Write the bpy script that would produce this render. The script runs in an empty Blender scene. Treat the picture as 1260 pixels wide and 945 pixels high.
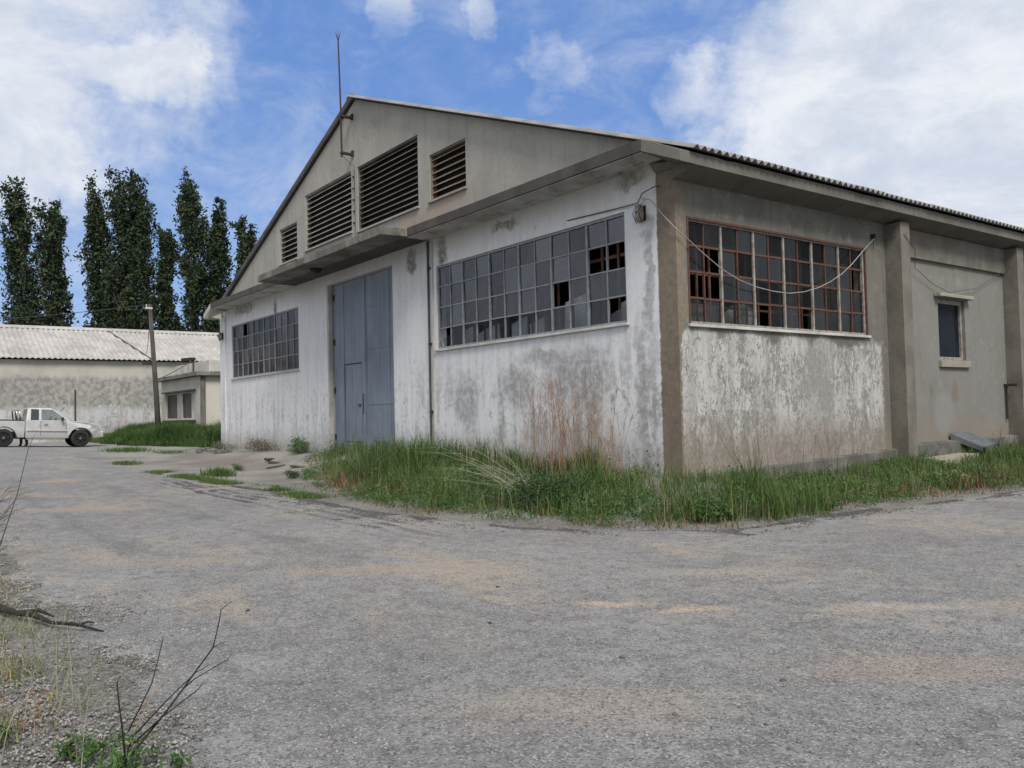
import bpy, bmesh, math, random
import numpy as np
from mathutils import Vector, Matrix
random.seed(7)
rng = np.random.default_rng(11)
R = math.radians
scn = bpy.context.scene

# ------------------------------------------------------------------ camera
cam_d = bpy.data.cameras.new('camera'); cam = bpy.data.objects.new('camera', cam_d)
scn.collection.objects.link(cam); scn.camera = cam
cam_d.sensor_width = 36.0; cam_d.lens = 36.0*1039.42/1260.0
cam_d.clip_start = 0.05; cam_d.clip_end = 3000
RX = Vector((0.59716326, 0.80180038, -0.02263161))
UY = Vector((0.04187861, -0.00298916, 0.99911823))
FW = Vector((-0.80102573, 0.59758449, 0.0353633))
m3 = Matrix((RX, UY, -FW)).transposed()
cam.matrix_world = Matrix.Translation((9.3877, -10.4233, 1.1)) @ m3.to_4x4()

# ------------------------------------------------------------------ world
SUN_EL, SUN_AZ = R(50), math.atan2(-0.38, 0.92)      # azimuth as (x, y) direction towards the sun
world = bpy.data.worlds.new('World'); scn.world = world; world.use_nodes = True
wn = world.node_tree; wn.nodes.clear()

class G:
    """tiny node graph helper"""
    def __init__(s, nt): s.nt = nt
    def new(s, t, **k):
        n = s.nt.nodes.new(t)
        for a, b in k.items(): setattr(n, a, b)
        return n
    def put(s, sock, v):
        if hasattr(v, 'is_linked') or hasattr(v, 'links'): s.nt.links.new(v, sock)
        elif isinstance(v, (tuple, list)):
            if len(v) == 3 and len(sock.default_value) == 4: v = (*v, 1)
            sock.default_value = v
        else: sock.default_value = v
    def math(s, op, a, b=None, c=None, clamp=False):
        n = s.new('ShaderNodeMath', operation=op); n.use_clamp = clamp
        s.put(n.inputs[0], a)
        if b is not None: s.put(n.inputs[1], b)
        if c is not None: s.put(n.inputs[2], c)
        return n.outputs[0]
    def vmath(s, op, a, b=None):
        n = s.new('ShaderNodeVectorMath', operation=op); s.put(n.inputs[0], a)
        if b is not None: s.put(n.inputs[1], b)
        return n.outputs['Value'] if op in ('DOT_PRODUCT', 'LENGTH', 'DISTANCE') else n.outputs[0]
    def step(s, v, a, b, lo=0.0, hi=1.0):
        n = s.new('ShaderNodeMapRange', interpolation_type='SMOOTHSTEP')
        s.put(n.inputs[0], v); n.inputs[1].default_value = a; n.inputs[2].default_value = b
        n.inputs[3].default_value = lo; n.inputs[4].default_value = hi
        return n.outputs[0]
    def mix(s, f, a, b, mode='MIX'):
        n = s.new('ShaderNodeMix', data_type='RGBA', blend_type=mode)
        s.put(n.inputs[0], f); s.put(n.inputs[6], a); s.put(n.inputs[7], b)
        return n.outputs[2]
    def scale(s, v, sc):
        n = s.new('ShaderNodeMapping'); s.put(n.inputs[0], v); n.inputs[3].default_value = sc
        return n.outputs[0]
    def noise(s, v, sc, det=4, rough=.55, dist=0.0, col=False):
        n = s.new('ShaderNodeTexNoise'); s.put(n.inputs['Vector'], v); n.inputs['Scale'].default_value = sc
        n.inputs['Detail'].default_value = det; n.inputs['Roughness'].default_value = rough
        n.inputs['Distortion'].default_value = dist
        return n.outputs['Color' if col else 'Fac']
    def voro(s, v, sc, feat='F1', out='Distance'):
        n = s.new('ShaderNodeTexVoronoi', feature=feat); s.put(n.inputs['Vector'], v); n.inputs['Scale'].default_value = sc
        return n.outputs[out]
    def sep(s, v):
        n = s.new('ShaderNodeSeparateXYZ'); s.put(n.inputs[0], v); return n.outputs
    def add(s, *a):
        r = a[0]
        for x in a[1:]: r = s.math('ADD', r, x)
        return r
    def mul(s, *a):
        r = a[0]
        for x in a[1:]: r = s.math('MULTIPLY', r, x)
        return r

g = G(wn)
tc = g.new('ShaderNodeTexCoord').outputs['Generated']
sky = g.new('ShaderNodeTexSky', sky_type='NISHITA'); sky.sun_disc = False
sky.sun_elevation = SUN_EL; sky.sun_rotation = R(90) - SUN_AZ; sky.altitude = 200; sky.air_density = 1.0; sky.dust_density = 0.6; sky.ozone_density = 2.5
dz = g.sep(tc)[2]
blue = g.mix(1.0, sky.outputs[0], (0.62, 0.80, 1.15), 'MULTIPLY')
blue = g.mix(.78, blue, g.mix(g.step(dz, .02, .40), (3.2, 4.6, 7.1), (1.45, 2.80, 6.1)))
v1 = g.scale(tc, (1.0, 1.0, 1.9))
n1 = g.noise(v1, 3.1, 9, .62, .35)
n2 = g.noise(v1, 9.0, 8, .66, .5)
n3 = g.noise(v1, 1.3, 3, .5)
wq = g.noise(tc, 5.0, 6, .6, col=True); wtc = g.vmath('NORMALIZE', g.vmath('ADD', tc, g.vmath('MULTIPLY', g.vmath('SUBTRACT', wq, (.5, .5, .5)), (.30, .30, .22))))
bias = None
for c, rad, w in [((-.928, .10, .385), 8.5, .52), ((-.949, .09, .31), 4.0, .16), ((-.30, .90, .30), 15, .40), ((-.42, .87, .20), 12, .30), ((-.56, .80, .19), 7, .20),
                  ((-.684, .587, .50), 2.8, .14), ((-.787, .445, .427), 2.2, .34), ((-.747, .534, .396), 1.5, .36), ((-.613, .699, .38), 2.4, .28), ((-.909, .217, .352), 1.5, .18), ((-.70, .60, .375), 1.5, .30),
                  ((-.90, .361, .20), 8, .08)]:
    c = Vector(c).normalized()
    d = g.vmath('DOT_PRODUCT', wtc, tuple(c))
    b = g.step(d, math.cos(R(rad*1.7)), math.cos(R(rad*.35)), 0, w)
    bias = b if bias is None else g.add(bias, b)
# unseen sky outside the view gets heavier added cloud, for more neutral fill light
d = g.vmath('DOT_PRODUCT', tc, tuple(FW)); gen = g.step(d, .45, .74, .60, 0)
dens = g.add(g.mul(n1, .70), g.mul(n2, .42), bias, gen)
mask = g.mul(g.step(dens, .70, 1.14), .97)
wisp = g.step(g.add(g.mul(n2, .65), g.mul(n1, .55)), .50, .86, 0, .48)
mask = g.math('MAXIMUM', mask, wisp)
shade = g.noise(v1, 7.5, 9, .68, .3)
ccol = g.mix(g.step(shade, .3, .7), (5.4, 6.0, 7.0), (7.7, 7.9, 8.3))
col = g.mix(mask, blue, ccol)
bg = g.new('ShaderNodeBackground'); g.put(bg.inputs[0], col); bg.inputs[1].default_value = 0.07
wo = g.new('ShaderNodeOutputWorld'); wn.links.new(bg.outputs[0], wo.inputs[0])

sun_d = bpy.data.lights.new('sun', 'SUN'); sun_d.energy = 2.35; sun_d.angle = R(20); sun_d.color = (1.0, .95, .87)
sun = bpy.data.objects.new('sun', sun_d); scn.collection.objects.link(sun)
sdir = Vector((math.cos(SUN_AZ)*math.cos(SUN_EL), math.sin(SUN_AZ)*math.cos(SUN_EL), math.sin(SUN_EL)))
sun.rotation_euler = sdir.to_track_quat('Z', 'Y').to_euler()
vs = scn.view_settings
vs.view_transform = 'Standard'; vs.look = 'None'; vs.gamma = 1; vs.use_curve_mapping = False
vs.exposure = 0.70
scn.render.engine = 'CYCLES'

# ------------------------------------------------------------------ materials
def mat(name, fn):
    m = bpy.data.materials.new(name); m.use_nodes = True; nt = m.node_tree; nt.nodes.clear()
    g = G(nt); out = g.new('ShaderNodeOutputMaterial')
    p = g.new('ShaderNodeBsdfPrincipled'); nt.links.new(p.outputs[0], out.inputs[0])
    tc = g.new('ShaderNodeTexCoord').outputs['Object']
    p.inputs['Roughness'].default_value = .85; p.inputs['Specular IOR Level'].default_value = .25
    fn(g, p, tc, out); return m
def bump(g, p, h, st=.5, dist=.02):
    b = g.new('ShaderNodeBump'); b.inputs['Strength'].default_value = st; b.inputs['Distance'].default_value = dist
    g.put(b.inputs['Height'], h); g.put(p.inputs['Normal'], b.outputs[0])
def simple(name, c1, c2=None, sc=6, rough=.8, metal=0, spec=.3, streak=False, bst=.2):
    c2 = c2 or tuple(x*.75 for x in c1)
    def f(g, p, tc, out):
        v = g.scale(tc, (1, 1, .2)) if streak else tc
        n = g.noise(v, sc, 7, .62)
        g.put(p.inputs['Base Color'], g.mix(g.step(n, .35, .65), c1, c2))
        p.inputs['Roughness'].default_value = rough; p.inputs['Metallic'].default_value = metal
        p.inputs['Specular IOR Level'].default_value = spec
        bump(g, p, g.noise(tc, sc*6, 4), bst, .01)
    return mat(name, f)

def spot(g, wv, c, r, soft=.5):
    """1 inside an irregular blot (wv = already distorted coordinates)"""
    dv = g.vmath('SUBTRACT', wv, c)
    dv = g.scale(dv, (1/r[0], 1/r[1], 1/r[2]))
    return g.step(g.vmath('LENGTH', dv), 1-soft, 1.0+soft*.4, 1, 0)

def warp(g, tc, sc, amt):
    n = g.noise(tc, sc, 5, .6, col=True)
    n = g.vmath('SUBTRACT', n, (.5, .5, .5))
    return g.vmath('ADD', tc, g.vmath('MULTIPLY', n, (amt, amt, amt)))

def m_front(g, p, tc, out):
    z = g.sep(tc)[2]; x = g.sep(tc)[0]
    big = g.noise(tc, .75, 7, .62, .3)
    drip = g.noise(g.scale(tc, (1, 1, .10)), 4.5, 6, .6)
    fine = g.noise(tc, 7, 8, .7)
    w = warp(g, tc, 1.6, .9)
    zn = g.add(z, g.mul(g.math('SUBTRACT', big, .5), 1.6))
    low = g.step(zn, 1.2, 3.0, 1, 0)
    dirt = g.step(g.add(g.mul(big, .45), g.mul(drip, .40), g.mul(fine, .42)), .60, .74)
    dirt = g.mul(dirt, g.add(g.mul(low, g.step(x, -12, -3, .45, .95)), .04))
    c = g.mix(g.step(g.add(g.mul(drip, .6), g.mul(fine, .4)), .38, .62), (.665, .665, .675), (.58, .58, .59))
    c = g.mix(dirt, c, (.30, .298, .29))
    # peeled scabs
    fl = g.step(g.add(g.noise(tc, 3.2, 9, .75), g.mul(low, .05)), .63, .66)
    c = g.mix(g.mul(fl, .6), c, (.28, .275, .265))
    # stains of their own shape: below the window sill, near the corner, under the ledge
    st = None
    for cc, rr in [((-2.6, 0, 1.75), (1.0, 9, .75)), ((-4.4, 0, 1.6), (.7, 9, .5)), ((-.85, 0, 1.3), (.16, 9, 1.6)), ((-.62, 0, 3.4), (.12, 9, 1.4)),
                   ((-3.3, 0, 2.2), (1.2, 9, .22)), ((-6.4, 0, 1.4), (.5, 9, .7))]:
        s = spot(g, w, cc, rr, .6); st = s if st is None else g.math('MAXIMUM', st, s)
    c = g.mix(g.mul(st, g.step(fine, .30, .62, .30, .85)), c, (.275, .272, .27))
    w = warp(g, tc, 4.5, .55)
    st = None
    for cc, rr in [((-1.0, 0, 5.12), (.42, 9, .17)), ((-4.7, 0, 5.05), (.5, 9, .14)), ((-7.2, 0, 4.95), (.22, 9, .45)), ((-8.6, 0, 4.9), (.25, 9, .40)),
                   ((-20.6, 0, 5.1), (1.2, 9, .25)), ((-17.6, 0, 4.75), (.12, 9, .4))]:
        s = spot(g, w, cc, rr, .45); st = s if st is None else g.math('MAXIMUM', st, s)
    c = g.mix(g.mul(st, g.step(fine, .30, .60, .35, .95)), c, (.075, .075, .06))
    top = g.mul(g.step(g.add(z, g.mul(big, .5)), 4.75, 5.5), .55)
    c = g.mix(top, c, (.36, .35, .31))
    foot = g.step(g.add(z, g.mul(fine, .6)), .25, 1.25, 1, 0)
    c = g.mix(g.mul(foot, .6), c, (.23, .215, .19))
    brown = g.mul(g.step(g.add(z, g.mul(drip, .5)), .9, 1.7, 1, 0), g.step(x, -5.2, -3.0), g.step(x, -1.2, -2.4))
    c = g.mix(g.mul(brown, .28), c, (.33, .265, .215))
    # the unpainted brown render strip at the corner
    rib = g.step(g.add(x, g.mul(g.math('SUBTRACT', fine, .5), .10)), -.43, -.40)
    rc = g.mix(g.step(fine, .35, .65), (.21, .172, .132), (.155, .13, .10))
    c = g.mix(rib, c, rc)
    g.put(p.inputs['Base Color'], c)
    bump(g, p, g.add(g.mul(fine, .7), g.mul(dirt, -.35), g.mul(fl, -.4)), .5, .02)
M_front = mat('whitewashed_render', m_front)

def m_side(g, p, tc, out):
    s = g.sep(tc); y, z = s[1], s[2]
    big = g.noise(tc, .9, 7, .6); fine = g.noise(tc, 8, 8, .7)
    drip = g.noise(g.scale(tc, (1, 1, .10)), 5, 6, .6)
    c = g.mix(g.step(big, .35, .66), (.165, .158, .134), (.120, .117, .102))
    c = g.mix(g.mul(g.step(drip, .45, .66), .65), c, (.115, .113, .10))
    c = g.mix(g.step(g.noise(tc, 3.0, 9, .72), .52, .66, 0, .55), c, (.26, .25, .215))
    hc = g.voro(warp(g, g.scale(tc, (1, 1, .7)), 2, .6), .9, 'DISTANCE_TO_EDGE'); c = g.mix(g.mul(g.step(hc, .002, .010, .7, 0), g.step(big, .45, .55)), c, (.06, .058, .05))
    # bay two is paler and bluish
    b2 = g.mul(g.step(g.add(y, g.mul(fine, .4)), 6.4, 7.0), g.step(g.add(z, g.mul(big, 1.2)), 5.2, 4.4, 1, 0) if False else g.step(z, 4.5, 3.9))
    c = g.mix(g.mul(b2, g.step(big, .3, .7, .25, .8)), c, (.215, .216, .205))
    # flaking limewash under the big window, with its own ragged border
    zb = g.add(z, g.mul(g.math('SUBTRACT', big, .5), 1.0), g.mul(g.math('SUBTRACT', fine, .5), .25))
    reg = g.mul(g.step(zb, 2.30, 2.46, 1, 0), g.step(g.add(y, g.mul(fine, .3)), 6.20, 6.32, 1, 0))
    n_a = g.noise(g.scale(tc, (1, 1, .45)), 4.0, 10, .78, .6); n_b = g.noise(g.scale(tc, (1, 1, .6)), 14, 6, .7, .8)
    crack = g.step(g.voro(warp(g, g.scale(tc, (1, 1, .55)), 6, .35), 9, 'DISTANCE_TO_EDGE'), .0, .05, .09, 0)
    fl = g.add(g.mul(n_a, .60), g.mul(n_b, .40), crack, g.mul(g.math('SUBTRACT', big, .5), .30))
    peel = g.step(fl, .515, .545)
    wc = g.mix(g.step(drip, .4, .65), (.45, .443, .425), (.345, .34, .322))
    pc = g.mix(g.step(fine, .4, .6), (.19, .185, .168), (.29, .28, .255))
    c2 = g.mix(peel, wc, pc)
    band = g.mul(g.step(y, 3.2, 3.8), g.step(y, 4.7, 4.1))
    c2 = g.mix(g.mul(band, .65), c2, (.27, .268, .255))
    c = g.mix(g.mul(reg, .95), c, c2)
    foot = g.step(g.add(z, g.mul(big, .9), g.mul(fine, .35)), .95, 1.75, 1, 0)
    c = g.mix(g.mul(foot, .72), c, (.21, .172, .138))
    rim = g.step(g.add(y, g.mul(g.math('SUBTRACT', fine, .5), .30), g.mul(g.step(z, 2.2, 2.7), -.16)), .03, .07, 1, 0)
    c = g.mix(rim, c, g.mix(g.step(fine, .35, .65), (.21, .172, .130), (.155, .13, .10)))
    w = warp(g, tc, 2.5, .35)
    for cc, rr, col in [((0, 9.15, 1.35), (9, .20, .26), (.17, .13, .10)), ((0, 8.1, 1.4), (9, .13, .2), (.16, .12, .10)), ((0, 8.6, .9), (9, .5, .5), (.22, .22, .21))]:
        c = g.mix(g.mul(spot(g, w, cc, rr, .4), .7), c, col)
    g.put(p.inputs['Base Color'], c)
    bump(g, p, g.add(g.mul(fine, .6), g.mul(peel, g.mul(reg, -.7))), .6, .02)
M_side = mat('flaking_grey_render', m_side)

def m_gable(g, p, tc, out):
    s = g.sep(tc)
    big = g.noise(tc, .8, 7, .6); fine = g.noise(tc, 11, 8, .75)
    drip = g.noise(g.scale(tc, (1, 1, .10)), 4, 6, .6)
    c = g.mix(g.step(g.add(g.mul(big, .6), g.mul(fine, .4)), .4, .6), (.36, .343, .305), (.30, .288, .257))
    c = g.mix(g.step(fine, .60, .70, 0, .35), c, (.24, .235, .215))
    c = g.mix(g.mul(g.step(drip, .48, .68), .5), c, (.25, .243, .215))
    hc = g.voro(warp(g, tc, 1.6, .8), .55, 'DISTANCE_TO_EDGE'); c = g.mix(g.mul(g.step(hc, .002, .008, .6, 0), g.step(big, .48, .56)), c, (.13, .125, .11))
    w = warp(g, tc, 2.0, .5)
    for cc, rr in [((-8.2, 0, 5.8), (1.3, 9, .35)), ((-6.9, 0, 6.0), (.9, 9, .22))]:
        c = g.mix(g.mul(spot(g, w, cc, rr, .5), .5), c, (.36, .26, .19))
    g.put(p.inputs['Base Color'], c); bump(g, p, fine, .45, .015)
M_gable = mat('beige_gable_render', m_gable)

def m_conc(c1, c2, dark=(.06, .06, .05), amt=.6):
    def f(g, p, tc, out):
        big = g.noise(tc, 1.3, 7, .62); fine = g.noise(tc, 12, 8, .72)
        drip = g.noise(g.scale(tc, (1, 1, .15)), 3, 6, .6, .3)
        c = g.mix(g.step(big, .38, .62), c1, c2)
        c = g.mix(g.mul(g.step(g.add(g.mul(drip, .6), g.mul(fine, .4)), .50, .66), amt), c, dark)
        g.put(p.inputs['Base Color'], c); bump(g, p, fine, .5, .015)
    return f
M_ledge = mat('weathered_ledge_concrete', m_conc((.088, .080, .071), (.066, .061, .055), (.038, .035, .032), .6))
M_canopy = mat('stained_canopy_concrete', m_conc((.21, .20, .175), (.12, .115, .10), (.04, .04, .032), .75))
M_eave = mat('eave_concrete', m_conc((.145, .137, .12), (.112, .106, .092), (.08, .076, .068), .5))
M_pil = mat('pilaster_render', m_conc((.175, .163, .138), (.13, .122, .102), (.085, .08, .07), .5))
M_plinth = mat('mossy_plinth_concrete', m_conc((.17, .165, .145), (.09, .09, .08), (.045, .048, .04), .6))
M_trim = mat('pale_sill_render', m_conc((.50, .49, .46), (.37, .36, .34), (.20, .19, .17), .4))
M_beige = mat('beige_sill_concrete', m_conc((.30, .28, .22), (.24, .225, .18), (.13, .12, .10), .4))
M_slat = mat('louvre_boards', m_conc((.31, .30, .275), (.22, .21, .19), (.09, .08, .07), .5))
M_slat_dark = mat('dark_louvre_boards', m_conc((.17, .16, .145), (.10, .095, .085), (.05, .045, .04), .5))
M_slat_brown = mat('brown_louvre_boards', m_conc((.23, .20, .165), (.19, .15, .11), (.07, .055, .045), .5))
M_interior = simple('interior_plaster', (.16, .16, .15), (.10, .10, .095), 1.5)
M_floor_in = simple('interior_floor', (.12, .11, .10), (.08, .075, .07), 2)
M_black = simple('black_iron', (.02, .018, .017), (.035, .028, .024), 20, .6, 0)
M_rustdark = simple('dark_rusty_iron', (.05, .028, .022), (.03, .022, .02), 25, .7)
M_framegrey = simple('grey_painted_frame', (.27, .28, .30), (.20, .20, .21), 12, .6)
M_framepale = simple('pale_worn_frame', (.30, .29, .27), (.20, .16, .13), 9, .7)
M_framerust = simple('rusty_frame', (.125, .058, .040), (.075, .042, .033), 14, .85)
M_bar = simple('brown_inner_bars', (.17, .085, .05), (.10, .06, .04), 6)
M_wood = simple('grey_weathered_wood', (.085, .078, .07), (.045, .042, .038), 5, .9, streak=True)
M_cable = simple('grey_cable', (.34, .33, .31), (.25, .24, .22), 5, .6)
M_wire = simple('dark_wire', (.06, .06, .06), (.04, .04, .04), 5, .6)

def m_gate(g, p, tc, out):
    s = g.sep(tc); z = s[2]
    big = g.noise(tc, .8, 6, .6); fine = g.noise(tc, 9, 8, .7); drip = g.noise(g.scale(tc, (1, 1, .06)), 7, 6, .6)
    c = g.mix(g.step(g.add(g.mul(big, .5), g.mul(drip, .5)), .38, .62), (.21, .245, .30), (.155, .185, .232))
    c = g.mix(g.mul(g.step(g.add(z, g.mul(big, 1.5)), 1.9, 1.0), .0), c, c)
    foot = g.step(g.add(z, g.mul(fine, .8)), .7, 1.5, 1, 0)
    c = g.mix(g.mul(foot, .5), c, (.16, .19, .20))
    c = g.mix(g.step(fine, .60, .72, 0, .5), c, (.24, .26, .29))
    rs = g.mul(g.step(g.noise(tc, 2.6, 9, .75), .60, .66), g.step(g.add(z, g.mul(drip, 1.5)), 1.7, .7, .25, 1))
    c = g.mix(g.mul(rs, .85), c, (.15, .085, .055))
    pf = g.step(g.noise(tc, 1.3, 8, .7), .52, .64); c = g.mix(g.mul(pf, .35), c, (.26, .275, .30))
    st = g.step(g.noise(g.scale(tc, (1, 1, .03)), 11, 4, .6), .52, .70); c = g.mix(g.mul(st, .45), c, (.085, .10, .125))
    g.put(p.inputs['Base Color'], c); p.inputs['Roughness'].default_value = .62
    bump(g, p, g.add(fine, g.mul(big, 2)), .25, .02)
M_gate = mat('blue_grey_gate_paint', m_gate)

def m_glass(dirt, tint, dcol, lo, hi, gloss=.16):
    def f(g, p, tc, out):
        big = g.noise(tc, 1.4, 5, .6); fine = g.noise(g.scale(tc, (1, 1, .3)), 9, 6, .65)
        at = g.new('ShaderNodeAttribute'); at.attribute_name = 'pane'
        pane = at.outputs['Fac']
        nt = g.nt
        tr = g.new('ShaderNodeBsdfTransparent'); g.put(tr.inputs[0], tint)
        df = g.new('ShaderNodeBsdfDiffuse'); g.put(df.inputs[0], g.mix(fine, dcol, tuple(x*.72 for x in dcol)))
        gl = g.new('ShaderNodeBsdfGlossy'); gl.inputs['Roughness'].default_value = .12; gl.inputs['Color'].default_value = (.80, .82, .85, 1)
        f1 = g.math('MULTIPLY', g.add(g.step(g.add(g.mul(big, .5), g.mul(fine, .5)), .34, .64, lo, hi), g.mul(pane, .42)), dirt, clamp=True)
        a = g.new('ShaderNodeMixShader'); g.put(a.inputs[0], f1); nt.links.new(tr.outputs[0], a.inputs[1]); nt.links.new(df.outputs[0], a.inputs[2])
        b = g.new('ShaderNodeMixShader'); g.put(b.inputs[0], g.math('MAXIMUM', g.add(gloss, g.mul(pane, .06)), .015)); nt.links.new(a.outputs[0], b.inputs[1]); nt.links.new(gl.outputs[0], b.inputs[2])
        bp = g.new('ShaderNodeBump'); bp.inputs['Strength'].default_value = .12; bp.inputs['Distance'].default_value = .02
        g.put(bp.inputs['Height'], g.noise(tc, 3, 3)); nt.links.new(bp.outputs[0], gl.inputs['Normal'])
        nt.links.new(b.outputs[0], out.inputs[0])
    return f
M_glass_front = mat('dusty_front_glass', m_glass(1, (.62, .66, .70), (.045, .048, .054), .05, .60, .07))
M_glass_side = mat('dusty_side_glass', m_glass(1, (.6, .63, .62), (.019, .022, .019), .05, .32, .012))
M_glass_far = mat('dusty_left_glass', m_glass(1, (.5, .53, .56), (.055, .058, .066), .3, .7, .07))
M_glass_small = mat('blue_small_glass', m_glass(1, (.5, .55, .6), (.03, .036, .048), .3, .7, .012))

def m_roof(c1, c2):
    def f(g, p, tc, out):
        big = g.noise(tc, .7, 7, .6); fine = g.noise(tc, 9, 8, .7)
        st = g.noise(g.scale(tc, (.2, 1, 1)), 5, 6, .6)
        c = g.mix(g.step(g.add(g.mul(big, .5), g.mul(st, .5)), .4, .6), c1, c2)
        c = g.mix(g.step(fine, .6, .72, 0, .5), c, tuple(x*.45 for x in c2))
        g.put(p.inputs['Base Color'], c); bump(g, p, fine, .3, .01)
    return f
M_roof = mat('fibre_cement_roof', m_roof((.25, .243, .235), (.17, .166, .162)))
M_roof_far = mat('pale_fibre_cement_roof', m_roof((.40, .38, .36), (.29, .278, .262)))

def m_backwall(g, p, tc, out):
    s = g.sep(tc); y, z = s[1], s[2]
    big = g.noise(tc, .45, 7, .65); fine = g.noise(tc, 3.5, 8, .72); drip = g.noise(g.scale(tc, (1, 1, .12)), 2.2, 6, .65)
    c = g.mix(g.step(big, .4, .6), (.43, .415, .365), (.36, .348, .31))
    grey = g.mul(g.step(g.add(z, g.mul(drip, 1.2)), 4.35, 4.75, 1, 0), g.step(g.add(g.mul(big, .4), g.mul(fine, .35), g.mul(drip, .35)), .40, .62, .55, 1))
    gc = g.mix(g.step(fine, .40, .58), (.31, .305, .285), (.19, .188, .178))
    c = g.mix(grey, c, gc)
    low = g.mul(g.step(g.add(z, g.mul(big, .9)), 2.3, 2.75, 1, 0), g.step(g.add(g.mul(fine, .6), g.mul(drip, .4)), .42, .54))
    c = g.mix(g.mul(low, .8), c, (.50, .51, .52))
    base = g.mul(g.step(g.add(z, g.mul(fine, .9)), 1.0, 2.1, 1, 0), g.step(big, .42, .55))
    c = g.mix(g.mul(base, .55), c, (.24, .21, .195))
    g.put(p.inputs['Base Color'], c); bump(g, p, fine, .3, .02)
M_backwall = mat('stained_shed_wall', m_backwall)

def m_cream(g, p, tc, out):
    s = g.sep(tc); z = s[2]
    big = g.noise(tc, .8, 7, .62); fine = g.noise(tc, 5, 8, .72)
    c = g.mix(g.step(big, .4, .6), (.48, .46, .405), (.40, .385, .34))
    c = g.mix(g.mul(g.step(g.add(z, g.mul(fine, 1.6)), 1.3, 2.1, 1, 0), g.step(fine, .48, .56), .8), c, (.17, .16, .15))
    c = g.mix(g.step(g.noise(tc, 1.7, 8, .7), .62, .66, 0, .8), c, (.19, .18, .16))
    g.put(p.inputs['Base Color'], c); bump(g, p, fine, .3, .02)
M_cream = mat('cream_annex_render', m_cream)
M_whiteold = mat('old_white_parapet', m_conc((.50, .49, .46), (.40, .39, .37), (.16, .15, .14), .5))

def road_color(g, tc):
    big = g.noise(tc, .28, 6, .6, .2); mid = g.noise(tc, 1.4, 9, .70); fine = g.noise(tc, 26, 8, .82); gr = g.noise(tc, 110, 3, .7)
    c = g.mix(g.step(big, .35, .65), (.232, .226, .220), (.182, .178, .175))
    c = g.mix(g.step(mid, .42, .62, 0, .7), c, (.272, .266, .258))
    c = g.mix(g.step(g.noise(tc, 5.5, 9, .78), .47, .62, 0, .75), c, (.125, .12, .116))
    c = g.mix(g.step(g.noise(tc, 2.6, 9, .75, .4), .52, .64, 0, .55), c, (.13, .125, .12))
    # loose dust brought in by tyres
    tan = g.step(g.add(g.mul(g.noise(g.scale(tc, (.45, 1, 1)), .7, 6, .62, .4), .7), g.mul(mid, .3)), .50, .63)
    c = g.mix(g.mul(tan, g.step(g.noise(tc, 6, 8, .75), .35, .6, .25, .85)), c, (.33, .275, .212))
    dk = g.step(g.noise(tc, .9, 8, .7, .6), .54, .68)
    c = g.mix(g.mul(dk, .60), c, (.135, .130, .128))
    return c, big, mid, fine, gr
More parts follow.
